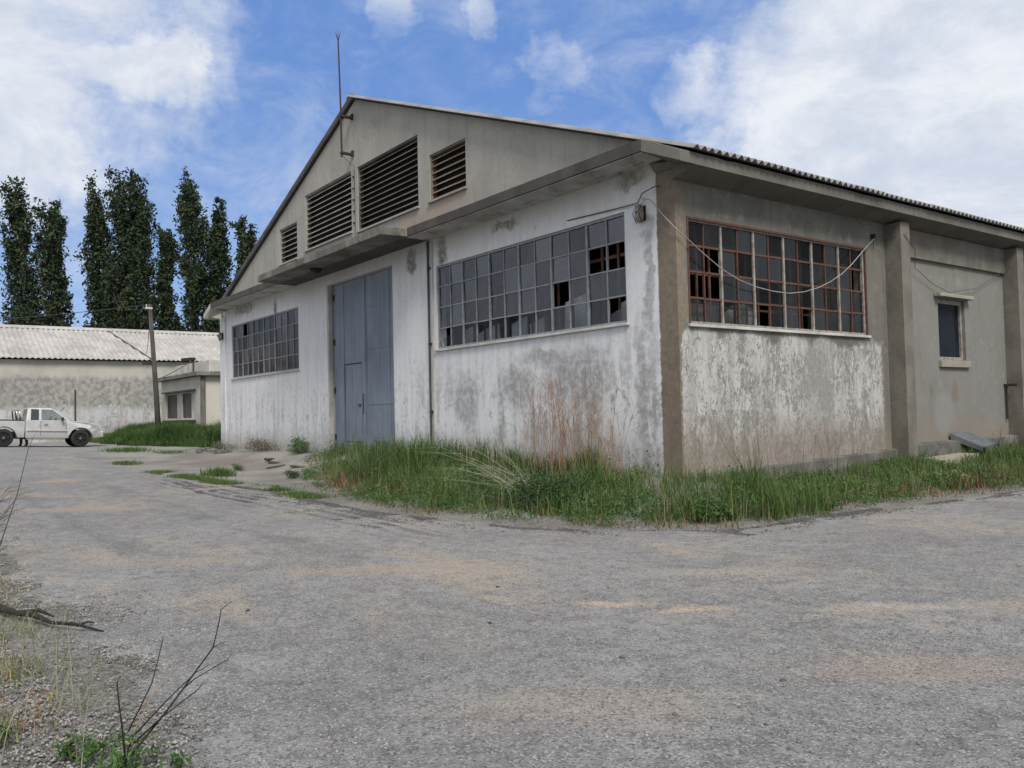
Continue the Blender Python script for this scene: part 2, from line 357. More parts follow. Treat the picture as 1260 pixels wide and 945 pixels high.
def m_road(g, p, tc, out):
    c, big, mid, fine, gr = road_color(g, tc)
    s_ = g.sep(warp(g, tc, .5, .5)); wx, wy = s_[0], s_[1]
    # worn wheel tracks and washed out ridges following the bend past the grass
    for y0, w_, k in ((-4.80, .05, .9), (-5.02, .07, .9), (-5.30, .05, .8), (-5.55, .04, .6), (-6.5, .20, .45), (-8.1, .22, .45)):
        dy = g.math('ABSOLUTE', g.math('SUBTRACT', wy, y0)); br = g.step(g.noise(g.scale(tc, (.35, 1, 1)), 1.8, 6, .7), .44, .56)
        c = g.mix(g.mul(g.step(dy, w_*.4, w_*1.6, 1, 0), br, g.step(wx, -16, -10), g.step(wx, 2.5, -1.0), k), c, (.085, .082, .08))
    w = warp(g, tc, 2.2, .55)
    # patches of spilt sand and clay on the asphalt
    rot = g.new('ShaderNodeVectorRotate', rotation_type='Z_AXIS'); g.put(rot.inputs['Vector'], w); rot.inputs['Angle'].default_value = -math.atan2(.80, .597)
    rv = rot.outputs[0]
    def rc(x, y):
        a = -math.atan2(.80, .597); return (x*math.cos(a)-y*math.sin(a), x*math.sin(a)+y*math.cos(a), -.35)
    for (x, y), rr, k, col in [((4.68, -6.05), (.30, .13, 9), .75, (.42, .335, .25)), ((5.20, -5.72), (.34, .12, 9), .85, (.43, .33, .235)), ((6.15, -4.55), (.75, .16, 9), .6, (.40, .34, .275)),
                               ((4.4, -4.4), (.8, .2, 9), .5, (.37, .32, .27)), ((2.2, -6.6), (1.6, .35, 9), .5, (.33, .265, .205)), ((.3, -7.9), (1.5, .3, 9), .45, (.31, .255, .20)), ((-6.5, -8.0), (1.3, .5, 9), .5, (.35, .27, .20)), ((6.2, -7.6), (.9, .3, 9), .35, (.32, .27, .215)), ((6.9, -5.9), (.8, .3, 9), .4, (.33, .25, .20)), ((-13.5, -6.9), (.7, .7, 9), .6, (.36, .25, .17))]:
        s = spot(g, rv, rc(x, y), rr, .75)
        c = g.mix(g.mul(s, g.step(g.noise(tc, 16, 6, .7), .30, .55, .3, min(1, k*1.25))), c, col)
    c = g.mix(g.step(fine, .32, .47, .62, 0), c, (.085, .082, .080))
    c = g.mix(g.step(fine, .54, .66, 0, .65), c, (.40, .39, .375))
    pit = g.noise(tc, 9, 7, .8); c = g.mix(g.step(pit, .36, .46, .35, 0), c, (.10, .097, .095)); c = g.mix(g.step(pit, .58, .70, 0, .45), c, (.34, .33, .31))
    ck = g.voro(warp(g, tc, 1.5, .8), .55, 'DISTANCE_TO_EDGE')
    c = g.mix(g.mul(g.step(ck, .004, .014, .5, 0), g.step(g.noise(tc, .7, 4), .60, .66)), c, (.07, .07, .07))
    v = g.voro(tc, 85, 'F1', 'Color'); vr = g.sep(v)[0]
    c = g.mix(g.step(vr, .80, .97, 0, .7), c, (.36, .35, .335))
    c = g.mix(g.step(vr, .22, .04, 0, .7), c, (.06, .06, .062))
    g.put(p.inputs['Base Color'], c)
    p.inputs['Roughness'].default_value = .9
    bump(g, p, g.add(g.mul(fine, .6), g.mul(gr, .4), g.mul(g.voro(tc, 75), -.6)), .8, .018)
M_road = mat('worn_gravelly_asphalt', m_road)

def m_apron(g, p, tc, out):
    s = g.sep(tc)
    big = g.noise(tc, .5, 6, .6, .3); fine = g.noise(tc, 18, 8, .72); mid = g.noise(tc, 2.2, 7, .65)
    c = g.mix(g.step(big, .4, .6), (.23, .22, .195), (.15, .143, .128))
    c = g.mix(g.step(mid, .52, .66, 0, .7), c, (.17, .155, .14))
    w = warp(g, tc, 1.0, .8)
    c = g.mix(g.mul(spot(g, w, (-17.5, -1.8, 0), (4.5, .8, 9), .6), .65), c, (.16, .135, .115))
    c = g.mix(g.step(fine, .3, .45, .5, 0), c, (.09, .085, .08))
    g.put(p.inputs['Base Color'], c); bump(g, p, g.add(fine, mid), .5, .02)
M_apron = mat('broken_apron_concrete', m_apron)

def m_soil(g, p, tc, out):
    big = g.noise(tc, .6, 6, .6); fine = g.noise(tc, 30, 8, .75)
    c = g.mix(g.step(big, .4, .6), (.225, .215, .198), (.165, .157, .137))
    c = g.mix(g.step(fine, .5, .7, 0, .7), c, (.27, .25, .22)); c = g.mix(g.step(fine, .46, .34, .0, .6), c, (.06, .055, .045))
    vr = g.sep(g.voro(tc, 60, 'F1', 'Color'))[0]; c = g.mix(g.step(vr, .74, .97, 0, .75), c, (.36, .35, .33)); c = g.mix(g.step(vr, .28, .05, 0, .8), c, (.06, .057, .052))
    c = g.mix(g.step(g.noise(tc, 5.5, 9, .78), .48, .64, 0, .7), c, (.105, .092, .07))
    g.put(p.inputs['Base Color'], c); bump(g, p, g.add(fine, g.mul(g.voro(tc, 60), -.8)), .9, .02)
M_soil = mat('weedy_soil', m_soil)

def m_leaf(c1, c2, tr=.25, rough=.6):
    def f(g, p, tc, out):
        at = g.new('ShaderNodeAttribute'); at.attribute_name = 'tint'
        n = g.noise(tc, 1.2, 4, .6)
        c = g.mix(at.outputs['Fac'], c1, c2)
        c = g.mix(g.step(n, .35, .65, 0, .35), c, tuple(x*1.35 for x in c1))
        g.put(p.inputs['Base Color'], c); p.inputs['Roughness'].default_value = rough
        p.inputs['Specular IOR Level'].default_value = .2
        t = g.new('ShaderNodeBsdfTranslucent'); g.put(t.inputs[0], c)
        mx = g.new('ShaderNodeMixShader'); mx.inputs[0].default_value = tr
        g.nt.links.new(p.outputs[0], mx.inputs[1]); g.nt.links.new(t.outputs[0], mx.inputs[2]); g.nt.links.new(mx.outputs[0], out.inputs[0])
    return f
M_grass = mat('green_grass', m_leaf((.038, .082, .022), (.15, .215, .065), .35))
M_drygrass = mat('dry_grass', m_leaf((.16, .17, .075), (.30, .27, .15), .2))
M_brownweed = mat('brown_dead_undergrowth', m_leaf((.12, .075, .045), (.24, .16, .095), .1))
M_weed = mat('weed_leaves', m_leaf((.040, .090, .026), (.11, .185, .055), .3))
M_darkweed = mat('dark_bramble_leaves', m_leaf((.022, .050, .018), (.055, .095, .032), .2))
M_poplar = mat('poplar_leaves', m_leaf((.020, .033, .018), (.080, .105, .052), .25))
M_stalk = simple('dry_stalks', (.30, .19, .12), (.21, .13, .085), 5)
M_palestalk = simple('pale_dead_stems', (.36, .33, .27), (.26, .23, .18), 5)
M_twig = simple('dark_dead_twig', (.022, .017, .014), (.045, .036, .028), 30, .95, bst=.8)
M_redtwig = simple('reddish_twig', (.10, .055, .04), (.07, .04, .03), 20, .9)
M_bark = simple('poplar_bark', (.12, .11, .095), (.07, .065, .055), 3)
M_orange = mat('orange_dry_flowers', m_leaf((.24, .11, .05), (.30, .18, .08), .1))
M_stone = mat('gravel_stones', lambda g, p, tc, out: (g.put(p.inputs['Base Color'], g.mix(g.sep(g.voro(tc, 22, 'F1', 'Color'))[0], (.07, .067, .064), (.34, .325, .30))), bump(g, p, g.noise(tc, 90), .4, .004)))
M_darkstone = simple('dark_asphalt_crumbs', (.06, .058, .058), (.11, .105, .10), 12)

# ------------------------------------------------------------------ mesh helpers
COL = scn.collection
class MB:
    def __init__(s): s.v = []; s.f = []; s.p = []
    def add(s, vs, fs):
        o = len(s.v); s.v += [tuple(v) for v in vs]; s.f += [tuple(o+i for i in f) for f in fs]; return s
    def box(s, a, b):
        x0, y0, z0 = a; x1, y1, z1 = b
        return s.hexa([(x0, y0, z0), (x1, y0, z0), (x1, y1, z0), (x0, y1, z0)], [(x0, y0, z1), (x1, y0, z1), (x1, y1, z1), (x0, y1, z1)])
    def hexa(s, lo, hi):
        return s.add(lo+hi, [(3, 2, 1, 0), (4, 5, 6, 7), (0, 1, 5, 4), (1, 2, 6, 5), (2, 3, 7, 6), (3, 0, 4, 7)])
    def prism(s, poly, d0, d1, axis):
        """poly of 2-D points extruded along axis from d0 to d1"""
        def P(a, b, d):
            return {0: (d, a, b), 1: (a, d, b), 2: (a, b, d)}[axis]
        n = len(poly)
        return s.add([P(a, b, d0) for a, b in poly]+[P(a, b, d1) for a, b in poly],
                     [tuple(range(n))[::-1], tuple(range(n, 2*n))]+[(i, (i+1) % n, n+(i+1) % n, n+i) for i in range(n)])
    def tube(s, pts, r, n=6, cap=True):
        pts = [Vector(p) for p in pts]
        if not isinstance(r, (list, tuple)): r = [r]*len(pts)
        o = len(s.v); up = Vector((0, 0, 1))
        for i, p in enumerate(pts):
            d = (pts[min(i+1, len(pts)-1)]-pts[max(i-1, 0)])
            d = d.normalized() if d.length > 1e-9 else Vector((0, 0, 1))
            a = d.cross(up if abs(d.z) < .9 else Vector((1, 0, 0))).normalized(); b = d.cross(a)
            for k in range(n):
                t = 2*math.pi*k/n; q = p+(a*math.cos(t)+b*math.sin(t))*r[i]; s.v.append(tuple(q))
        for i in range(len(pts)-1):
            for k in range(n):
                s.f.append((o+i*n+k, o+i*n+(k+1) % n, o+(i+1)*n+(k+1) % n, o+(i+1)*n+k))
        if cap:
            s.f.append(tuple(o+k for k in range(n))[::-1]); e = o+(len(pts)-1)*n; s.f.append(tuple(e+k for k in range(n)))
        return s
    def cyl(s, a, b, r, n=16): return s.tube([a, b], r, n)
    def build(s, name, m, parent=None, bevel=0, smooth=False, seg=2):
        me = bpy.data.meshes.new(name); me.from_pydata(s.v, [], s.f)
        bm = bmesh.new(); bm.from_mesh(me); bmesh.ops.recalc_face_normals(bm, faces=bm.faces); bm.to_mesh(me); bm.free()
        me.materials.append(m)
        o = bpy.data.objects.new(name, me); COL.objects.link(o)
        if parent: o.parent = parent
        if smooth: me.polygons.foreach_set('use_smooth', [True]*len(me.polygons))
        if bevel:
            b = o.modifiers.new('bevel', 'BEVEL'); b.width = bevel; b.segments = seg; b.limit_method = 'ANGLE'; b.angle_limit = R(40)
        return o
def rough(o, cut=.22, amt=.008):
    """chipped, uneven concrete: cut the long edges and jitter the vertices"""
    me = o.data; bm = bmesh.new(); bm.from_mesh(me)
    for _ in range(7):
        long_ = [e for e in bm.edges if e.calc_length() > cut]
        if not long_ or len(bm.verts) > 9000: break
        bmesh.ops.subdivide_edges(bm, edges=long_, cuts=1, use_grid_fill=True)
    bm.normal_update()
    for v in bm.verts:
        if len([1 for e in v.link_edges if len(e.link_faces) == 2 and e.calc_face_angle(0) > .5]) >= 1:
            chip = amt*3.0 if random.random() < .05 else 0
            v.co -= v.normal*(random.uniform(-.3, 1)*amt+chip)
    bm.to_mesh(me); bm.free(); return o
def tag(o, label=None, cat=None, group=None, kind=None):
    if label: o['label'] = label
    if cat: o['category'] = cat
    if group: o['group'] = group
    if kind: o['kind'] = kind
    return o
def empty(name, loc=(0, 0, 0), rz=0, **k):
    o = bpy.data.objects.new(name, None); COL.objects.link(o); o.location = loc; o.rotation_euler = (0, 0, rz)
    o.empty_display_size = .3
    return tag(o, **k)
def npmesh(name, V, F, m, parent=None, tint=None, k=None, smooth=False):
    """V (n,3), F (m,k) uniform polygons, tint one value per face"""
    V = np.asarray(V, np.float32); F = np.asarray(F, np.int32); k = F.shape[1]
    me = bpy.data.meshes.new(name); me.vertices.add(len(V)); me.vertices.foreach_set('co', V.ravel())
    me.loops.add(F.size); me.loops.foreach_set('vertex_index', F.ravel())
    me.polygons.add(len(F)); me.polygons.foreach_set('loop_start', np.arange(0, F.size, k, dtype=np.int32))
    me.polygons.foreach_set('loop_total', np.full(len(F), k, np.int32))
    if smooth: me.polygons.foreach_set('use_smooth', np.ones(len(F), bool))
    me.update(); me.validate()
    if tint is not None:
        a = me.attributes.new('tint', 'FLOAT', 'FACE'); a.data.foreach_set('value', np.asarray(tint, np.float32))
    me.materials.append(m)
    o = bpy.data.objects.new(name, me); COL.objects.link(o)
    if parent: o.parent = parent
    return o

def sm(t): t = np.clip(t, 0, 1); return t*t*(3-2*t)
def vnoise(x, y, s=1.0, seed=0):
    """cheap smooth value noise in 0..1"""
    x = np.asarray(x, float)/s; y = np.asarray(y, float)/s
    xi = np.floor(x).astype(int); yi = np.floor(y).astype(int); fx = x-xi; fy = y-yi
    fx = fx*fx*(3-2*fx); fy = fy*fy*(3-2*fy)
    def h(a, b):
        v = np.sin(a*127.1+b*311.7+seed*74.7)*43758.5453; return v-np.floor(v)
    return (h(xi, yi)*(1-fx)+h(xi+1, yi)*fx)*(1-fy)+(h(xi, yi+1)*(1-fx)+h(xi+1, yi+1)*fx)*fy
BW = 23.15
def hgt(x, y):
    x = np.asarray(x, float); y = np.asarray(y, float)
    road = -.35+.37*sm((-x-3)/34.)-.043*np.clip(y+3.2, -5, 0)*sm((-x-20)/12.)
    dx = np.maximum(np.maximum(x, -BW-x), 0); dy = np.maximum(-y, 0); D = np.hypot(dx, dy)
    p = .1*sm(-x/8)*sm((x+22)/6)+.2*sm(y/7)
    p = p-.30*sm((y+.2)/2.5)*sm((x+.5)/.5)
    left = sm((-9.3-y)/2.5)*.12*(.4+vnoise(x, y, 1.3, 3))
    return p+(road-p)*sm((D-.1)/2.0)+left
def H(x, y): return float(hgt(x, y))
def dist_b(x, y):
    dx = np.maximum(np.maximum(x, -BW-x), 0); dy = np.maximum(-y, 0); return np.hypot(dx, dy)

# ------------------------------------------------------------------ ground, road, apron
def axis(fine0, fine1, step, far):
    a = list(np.arange(fine0, fine1+1e-6, step)); s = step; x = fine1
    while x < far[1]: s *= 1.35; x += s; a.append(x)
    s = step; x = fine0
    while x > far[0]: s *= 1.35; x -= s; a.insert(0, x)
    return np.array(a)
def sheet(name, xs, ys, off, m, mask=None, bumpy=0, margin=None):
    X, Y = np.meshgrid(xs, ys, indexing='ij'); Z = hgt(X, Y)+off
    if margin is not None: Z = Z-.045*(1-sm((margin(X, Y)+.12)/.30))
    if bumpy: Z = Z+(vnoise(X, Y, .9, 5)-.5)*bumpy*.6+(vnoise(X, Y, .3, 6)-.5)*bumpy*.4
    V = np.stack([X, Y, Z], -1).reshape(-1, 3)
    i, j = np.meshgrid(np.arange(len(xs)-1), np.arange(len(ys)-1), indexing='ij'); n = len(ys)
    F = np.stack([i*n+j, (i+1)*n+j, (i+1)*n+j+1, i*n+j+1], -1).reshape(-1, 4)
    if mask is not None:
        cx = V[F].mean(1); F = F[mask(cx[:, 0], cx[:, 1])]
    return npmesh(name, V, F, m, smooth=True)
def cat_axis(a, b): return np.concatenate([a[a < b[0]-1e-3], b, a[a > b[-1]+1e-3]])
ground = sheet('ground', cat_axis(axis(-60, 14, .5, (-900, 900)), np.arange(-14, 12, .12)), cat_axis(axis(-14, 40, .5, (-900, 900)), np.arange(-12, 6, .12)), -.010, M_soil, None, .012)
tag(ground, kind='structure')

FX = [-60, -30, -22, -14, -10, -7.7, -5, -2.4, .8, 2.0, 2.7]
FY = [-4.6, -4.6, -4.7, -4.55, -4.4, -4.15, -4.25, -4.4, -3.9, -3.1, -2.4]
SY = [-2.6, 0, 1.2, 4.5, 8, 14, 40]
SX = [2.7, 2.75, 2.85, 3.2, 3.3, 3.4, 3.4]
def road_margin(x, y):
    """metres in from the ragged edge of the asphalt (negative outside)"""
    jit = (vnoise(x, y, .35, 1)-.5)*.30+(vnoise(x, y, 1.2, 2)-.5)*.30
    front = np.interp(x, FX, FY)+jit-y
    side = np.minimum(x-np.interp(y, SY, SX)-jit, 16-x)
    far = np.minimum(-28-x, 12-y)
    lim = np.minimum(y+9.45-(vnoise(x, y, .5, 4)-.5)*.6-(vnoise(x, y, .15, 4)-.5)*.12+np.where(x > 5.5, (x-5.5)*1.2, 0), x+49)
    return np.minimum(np.maximum(np.maximum(front, side), far), lim)
def road_mask(x, y): return road_margin(x, y) > -.14
rx = np.concatenate([np.arange(-49, -14, .25), np.arange(-14, 16, .08)])
ry = np.concatenate([np.arange(-30, -11, .5), np.arange(-11, 7, .08), np.arange(7, 40, .3)])
road = sheet('road', rx, ry, .004, M_road, road_mask, .012, road_margin)
tag(road, kind='structure')
def apron_mask(x, y):
    jit = (vnoise(x, y, .35, 1)-.5)*.30+(vnoise(x, y, 1.2, 2)-.5)*.30
    return (y > np.interp(x, FX, FY)+jit-.25) & (y < -.02) & (x < -8.5) & (x > -28)
apron = sheet('apron', np.arange(-28.5, -8, .15), np.arange(-5.4, .1, .12), -.004, M_apron, apron_mask, .012)
tag(apron, kind='structure')

# ------------------------------------------------------------------ the warehouse
WH = empty('warehouse', (0, 0, 0), label='long derelict warehouse with a whitewashed front, louvred gable and blue grey gate', cat='warehouse')
XC = -BW/2
def roofz(x): return 9.93-.3835*abs(x-XC)
def wall_with_holes(a0, a1, z0, top, holes, t0, t1, axis, extra=()):
    """wall in the plane axis=t0 (outer face) to t1 (inner face), top(a) gives its top; holes = (a0,a1,z0,z1)"""
    mb = MB()
    cuts = sorted(set([a0, a1]+[h[0] for h in holes]+[h[1] for h in holes]+list(extra)))
    def P(a, z, t): return (a, t, z) if axis == 1 else (t, a, z)
    for c0, c1 in zip(cuts, cuts[1:]):
        hs = sorted([h for h in holes if h[0] <= c0+1e-6 and h[1] >= c1-1e-6], key=lambda h: h[2])
        segs = []; z = z0
        for h in hs: segs.append((z, z, h[2], h[2])); z = h[3]
        segs.append((z, z, top(c0), top(c1)))
        for b0, b1, t_0, t_1 in segs:
            if t_0-b0 < 1e-4 and t_1-b1 < 1e-4: continue
            for t in (t0, t1):
                mb.add([P(c0, b0, t), P(c1, b1, t), P(c1, t_1, t), P(c0, t_0, t)], [(0, 1, 2, 3)])
    for h in holes:
        q = [(h[0], h[2]), (h[1], h[2]), (h[1], h[3]), (h[0], h[3])]
        for i in range(4):
            (pa, pz), (qa, qz) = q[i], q[(i+1) % 4]
            mb.add([P(pa, pz, t0), P(qa, qz, t0), P(qa, qz, t1), P(pa, pz, t1)], [(0, 1, 2, 3)])
    # outer rim
    rim = [(a0, z0), (a1, z0), (a1, top(a1))]+([(x, top(x)) for x in sorted(extra, reverse=True)])+[(a0, top(a0))]
    for i in range(len(rim)):
        (pa, pz), (qa, qz) = rim[i], rim[(i+1) % len(rim)]
        mb.add([P(pa, pz, t0), P(qa, qz, t0), P(qa, qz, t1), P(pa, pz, t1)], [(0, 1, 2, 3)])
    return mb
WR = (-7.47, -1.18, 2.65, 4.60); WLf = (-BW+1.18, -BW+7.47, 2.65, 4.60); GATE = (-13.56, -9.59, .0, 4.98)
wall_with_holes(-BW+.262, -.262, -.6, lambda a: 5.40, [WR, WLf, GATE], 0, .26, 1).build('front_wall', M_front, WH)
LV = [(-17.22, -15.76, 6.16, 7.31), (-15.10, -11.90, 6.27, 7.97), (-11.52, -8.26, 6.20, 7.97), (-7.72, -6.17, 6.20, 7.31)]
wall_with_holes(-BW+.2, -.2, 5.404, lambda a: roofz(a)-.05, LV, .03, .27, 1, (XC,)).build('gable_wall', M_gable, WH)
SW = (.29, 5.61, 2.53, 4.30); SS = (8.52, 9.76, 2.10, 3.48)
BL = 32
wall_with_holes(0, BL, -.6, lambda a: 5.26, [SW, SS], 0, -.26, 0).build('side_wall', M_side, WH)
wall_with_holes(0, BL, -.6, lambda a: 5.26, [], -BW, -BW+.26, 0).build('side_wall', M_side, WH)
wall_with_holes(-BW+.262, -.262, -.6, lambda a: roofz(a)-.05, [], BL-.002, BL-.26, 1, (XC,)).build('rear_wall', M_side, WH)
MB().box((-BW+.27, .27, -.1), (-.27, BL-.27, .10)).build('floor_slab', M_floor_in, WH)
# beam above the recessed panel of the second bay
MB().box((.003, 6.72, 4.27), (.07, 11.78, 4.88)).build('beam', M_pil, WH, .01)
# pilasters on the long side
for i, y in enumerate((6.38, 11.78, 17.2, 22.6, 28.0)):
    MB().box((.002, y, -.5), (.36, y+.36, 4.88)).build('pilaster', M_pil, WH)
    MB().box((-BW-.36, y, -.5), (-BW-.002, y+.36, 4.979)).build('pilaster', M_pil, WH)
# plinth, rising slightly along the side wall
MB().hexa([(.003, .02, -.6), (.13, .02, -.6), (.13, 6.37, -.6), (.003, 6.37, -.6)], [(.003, .02, .02), (.13, .02, .0), (.13, 6.37, .19), (.003, 6.37, .21)]).build('plinth', M_plinth, WH, .01)
MB().hexa([(.003, 6.75, -.6), (.22, 6.75, -.6), (.22, 11.77, -.6), (.003, 11.77, -.6)], [(.003, 6.75, .28), (.22, 6.75, .26), (.22, 11.77, .30), (.003, 11.77, .32)]).build('plinth', M_plinth, WH, .01)
# ledge over the front, door canopy, side eaves
LZ0, LZ1 = 5.28, 5.475
MB().prism([(-22.35, -.66), (-.10, -.66), (-.02, -.003), (-22.5, -.003)], LZ0, LZ1, 2).build('ledge', M_ledge, WH)
MB().prism([(-15.62, -1.32), (-7.72, -1.32), (-7.62, -.663), (-15.72, -.663)], LZ0-.015, LZ1-.012, 2).build('canopy', M_canopy, WH, .012)
MB().hexa([(-.098, -.66, 5.27), (.52, -.42, 5.0), (.52, -.08, 5.0), (-.018, -.004, 5.16)],
          [(-.098, -.66, 5.475), (.52, -.42, 5.19), (.52, -.08, 5.19), (-.018, -.004, 5.40)]).build('corner_block', M_eave, WH, .01)
MB().hexa([(.003, -.078, 4.885), (.52, -.078, 5.0), (.52, BL+.3, 5.0), (.003, BL+.3, 4.885)], [(.003, -.078, 5.19), (.52, -.078, 5.19), (.52, BL+.3, 5.19), (.003, BL+.3, 5.19)]).build('eave_slab', M_eave, WH)
MB().box((-BW-.5, -.5, 5.0), (-BW-.003, BL+.3, 5.2)).build('eave_slab', M_trim, WH, .012)
MB().hexa([(-BW-.5, -.52, 5.02), (-22.36, -.655, 5.27), (-22.5, -.004, 5.2), (-BW-.003, -.5, 5.0)], [(-BW-.5, -.52, 5.2), (-22.36, -.655, 5.47), (-22.5, -.004, 5.42), (-BW-.003, -.5, 5.2)]).build('corner_block', M_trim, WH, .01)
for o in [o for o in WH.children if o.name.split('.')[0] in ('ledge', 'canopy', 'pilaster', 'eave_slab')]: rough(o, .25, .0045)
M_soffit = mat('stained_whitewash_soffit', m_conc((.50, .495, .475), (.36, .355, .33), (.06, .058, .045), .75))
MB().prism([(-7.72, -.62), (-.12, -.62), (-.05, -.004), (-7.72, -.004)], LZ0-.020, LZ0-.002, 2).build('soffit', M_soffit, WH)
MB().prism([(-22.3, -.62), (-15.75, -.62), (-15.75, -.004), (-22.3, -.004)], LZ0-.020, LZ0-.002, 2).build('soffit', M_soffit, WH)
# pillar head at the corner
MB().hexa([(-.42, -.03, 5.10), (.01, -.03, 5.07), (.01, -.002, 5.07), (-.42, -.002, 5.10)], [(-.46, -.10, 5.255), (.02, -.10, 5.17), (.02, .0, 5.17), (-.46, .0, 5.255)]).build('pillar_head', M_pil, WH, .006)

# corrugated roof slopes
def corrugated(name, x0, z0, x1, z1, y0, y1, m, parent, amp=.034, per=.180, rows=14, th=.008, jag=.012):
    ny = int((y1-y0)/per*8); ys = np.linspace(y0, y1, ny+1); ts = np.linspace(0, 1, rows+1)
    V = []; F = []
    nrm = np.array([-(z1-z0), x1-x0]); nrm = nrm/np.hypot(*nrm)
    if nrm[1] < 0: nrm = -nrm
    jj = rng.uniform(-jag, jag, size=int((y1-y0)/.92)+2)
    for side in (0, 1):
        for i, t in enumerate(ts):
            w = amp*np.sin(ys*2*math.pi/per)+(th if side == 0 else 0)
            e = jj[((ys-y0)/.92).astype(int)]*(1 if i == rows else 0)
            x = x0+(x1-x0)*t+nrm[0]*w+e*np.sign(x1-x0); z = z0+(z1-z0)*t+nrm[1]*w-abs(e)*.2
            V.append(np.stack([x, ys, z], -1))
    n = ny+1; V = np.concatenate(V)
    i, j = np.meshgrid(np.arange(rows), np.arange(ny), indexing='ij')
    a = (i*n+j).ravel(); F = [np.stack([a, a+1, a+n+1, a+n], -1)]
    o = (rows+1)*n; F.append(np.stack([a+o, a+n+o, a+n+1+o, a+1+o], -1))
    e = rows*n+np.arange(ny); F.append(np.stack([e, e+1, e+1+o, e+o], -1))
    for jcol in (0, ny):
        q = np.arange(rows)*n+jcol; F.append(np.stack([q, q+n, q+n+o, q+o], -1))
    return npmesh(name, V, np.concatenate(F), m, parent, smooth=True)
corrugated('roof', XC, roofz(XC)+.02, .63, roofz(.63)-.005, -.22, BL+.3, M_roof, WH)
corrugated('roof', XC, roofz(XC)+.02, -BW-.58, roofz(-BW-.58)+.03, -.12, BL+.3, M_roof, WH)
MB().prism([(XC-.22, roofz(XC)-.02), (XC, roofz(XC)+.055), (XC+.22, roofz(XC)-.02), (XC+.22, roofz(XC)+.0), (XC, roofz(XC)+.085), (XC-.22, roofz(XC)+.0)], -.14, BL+.3, 1).build('ridge_cap', M_roof, WH)
for sgn in (-1, 1):   # timber verge under the sheets
    x1 = XC+sgn*(BW/2-.05)
    mb = MB(); mb.hexa([(XC, -.03, roofz(XC)-.06), (x1, -.03, roofz(x1)-.06), (x1, .028, roofz(x1)-.06), (XC, .028, roofz(XC)-.06)],
                       [(XC, -.03, roofz(XC)-.02), (x1, -.03, roofz(x1)-.02), (x1, .028, roofz(x1)-.02), (XC, .028, roofz(XC)-.02)])
    mb.build('verge', M_black, WH)

# louvres
for i, (a0, a1, z0, z1) in enumerate(LV):
    lo = empty('louvre', (0, 0, 0)); lo.parent = WH
    m = [M_slat, M_slat, M_slat_dark, M_slat_brown][i]
    mb = MB(); n = int((z1-z0)/.145)
    for k in range(n):
        z = z0+(k+.5)*(z1-z0)/n; j = random.uniform(-.008, .008)
        y0, y1 = .075, .215
        mb.hexa([(a0+.02, y0, z-.065+j), (a1-.02, y0, z-.065+random.uniform(-.006, .006)), (a1-.02, y1, z+.030), (a0+.02, y1, z+.030)],
                [(a0+.02, y0, z-.042+j), (a1-.02, y0, z-.042+random.uniform(-.006, .006)), (a1-.02, y1, z+.050), (a0+.02, y1, z+.050)])
    mb.build('slats', m, lo)
    fb = MB(); t = .035
    fb.box((a0+.001, .062, z0+.001), (a0+t, .22, z1-.001)).box((a1-t, .062, z0+.001), (a1-.001, .22, z1-.001)).box((a0+t, .062, z1-t), (a1-t, .22, z1-.001))
    fb.build('frame', m, lo)
    MB().box((a0+.01, .225, z0+.01), (a1-.01, .235, z1-.01)).build('dark_backing', M_black, lo)  # black sheet stands in for the darkness of the interior behind the slats
    MB().box((a0-.04, -.03, z0-.055), (a1+.04, .10, z0-.003)).build('sill', M_gable if i < 3 else M_beige, lo, .006)
mb = MB()
for k in range(5): mb.box((-11.76, -.01, 6.45+k*.32), (-11.70, .02, 6.49+k*.32))
mb.build('wall_hook', M_black, WH)

# lightning rod on the gable
lr = empty('lightning_rod', (0, 0, 0)); lr.parent = WH
MB().tube([(-11.78, -.30, 8.28), (-11.80, -.30, 9.6), (-11.90, -.30, 11.60)], [.030, .026, .020], 8).build('mast', M_rustdark, lr)
mb = MB()
for dx, dy in ((-.10, 0), (.09, .03), (.0, -.08), (-.03, .08)): mb.tube([(-11.90, -.30, 11.55), (-11.90+dx, -.30+dy, 11.80)], [.010, .005], 5)
mb.tube([(-11.90, -.30, 11.55), (-11.905, -.30, 11.88)], [.012, .005], 5); mb.build('prongs', M_rustdark, lr)
for z in (8.39, 9.42):
    MB().box((-11.83, -.33, z-.03), (-11.73, .03, z+.03)).box((-11.80, -.02, z-.06), (-11.70, .029, z+.10)).build('bracket', M_rustdark, lr, .004)
MB().tube([(-11.78, -.26, 8.3), (-11.70, -.10, 8.12), (-11.66, .0, 8.02), (-11.68, .02, 7.4), (-11.68, .02, 6.0)], .008, 5).build('earth_wire', M_wire, lr)

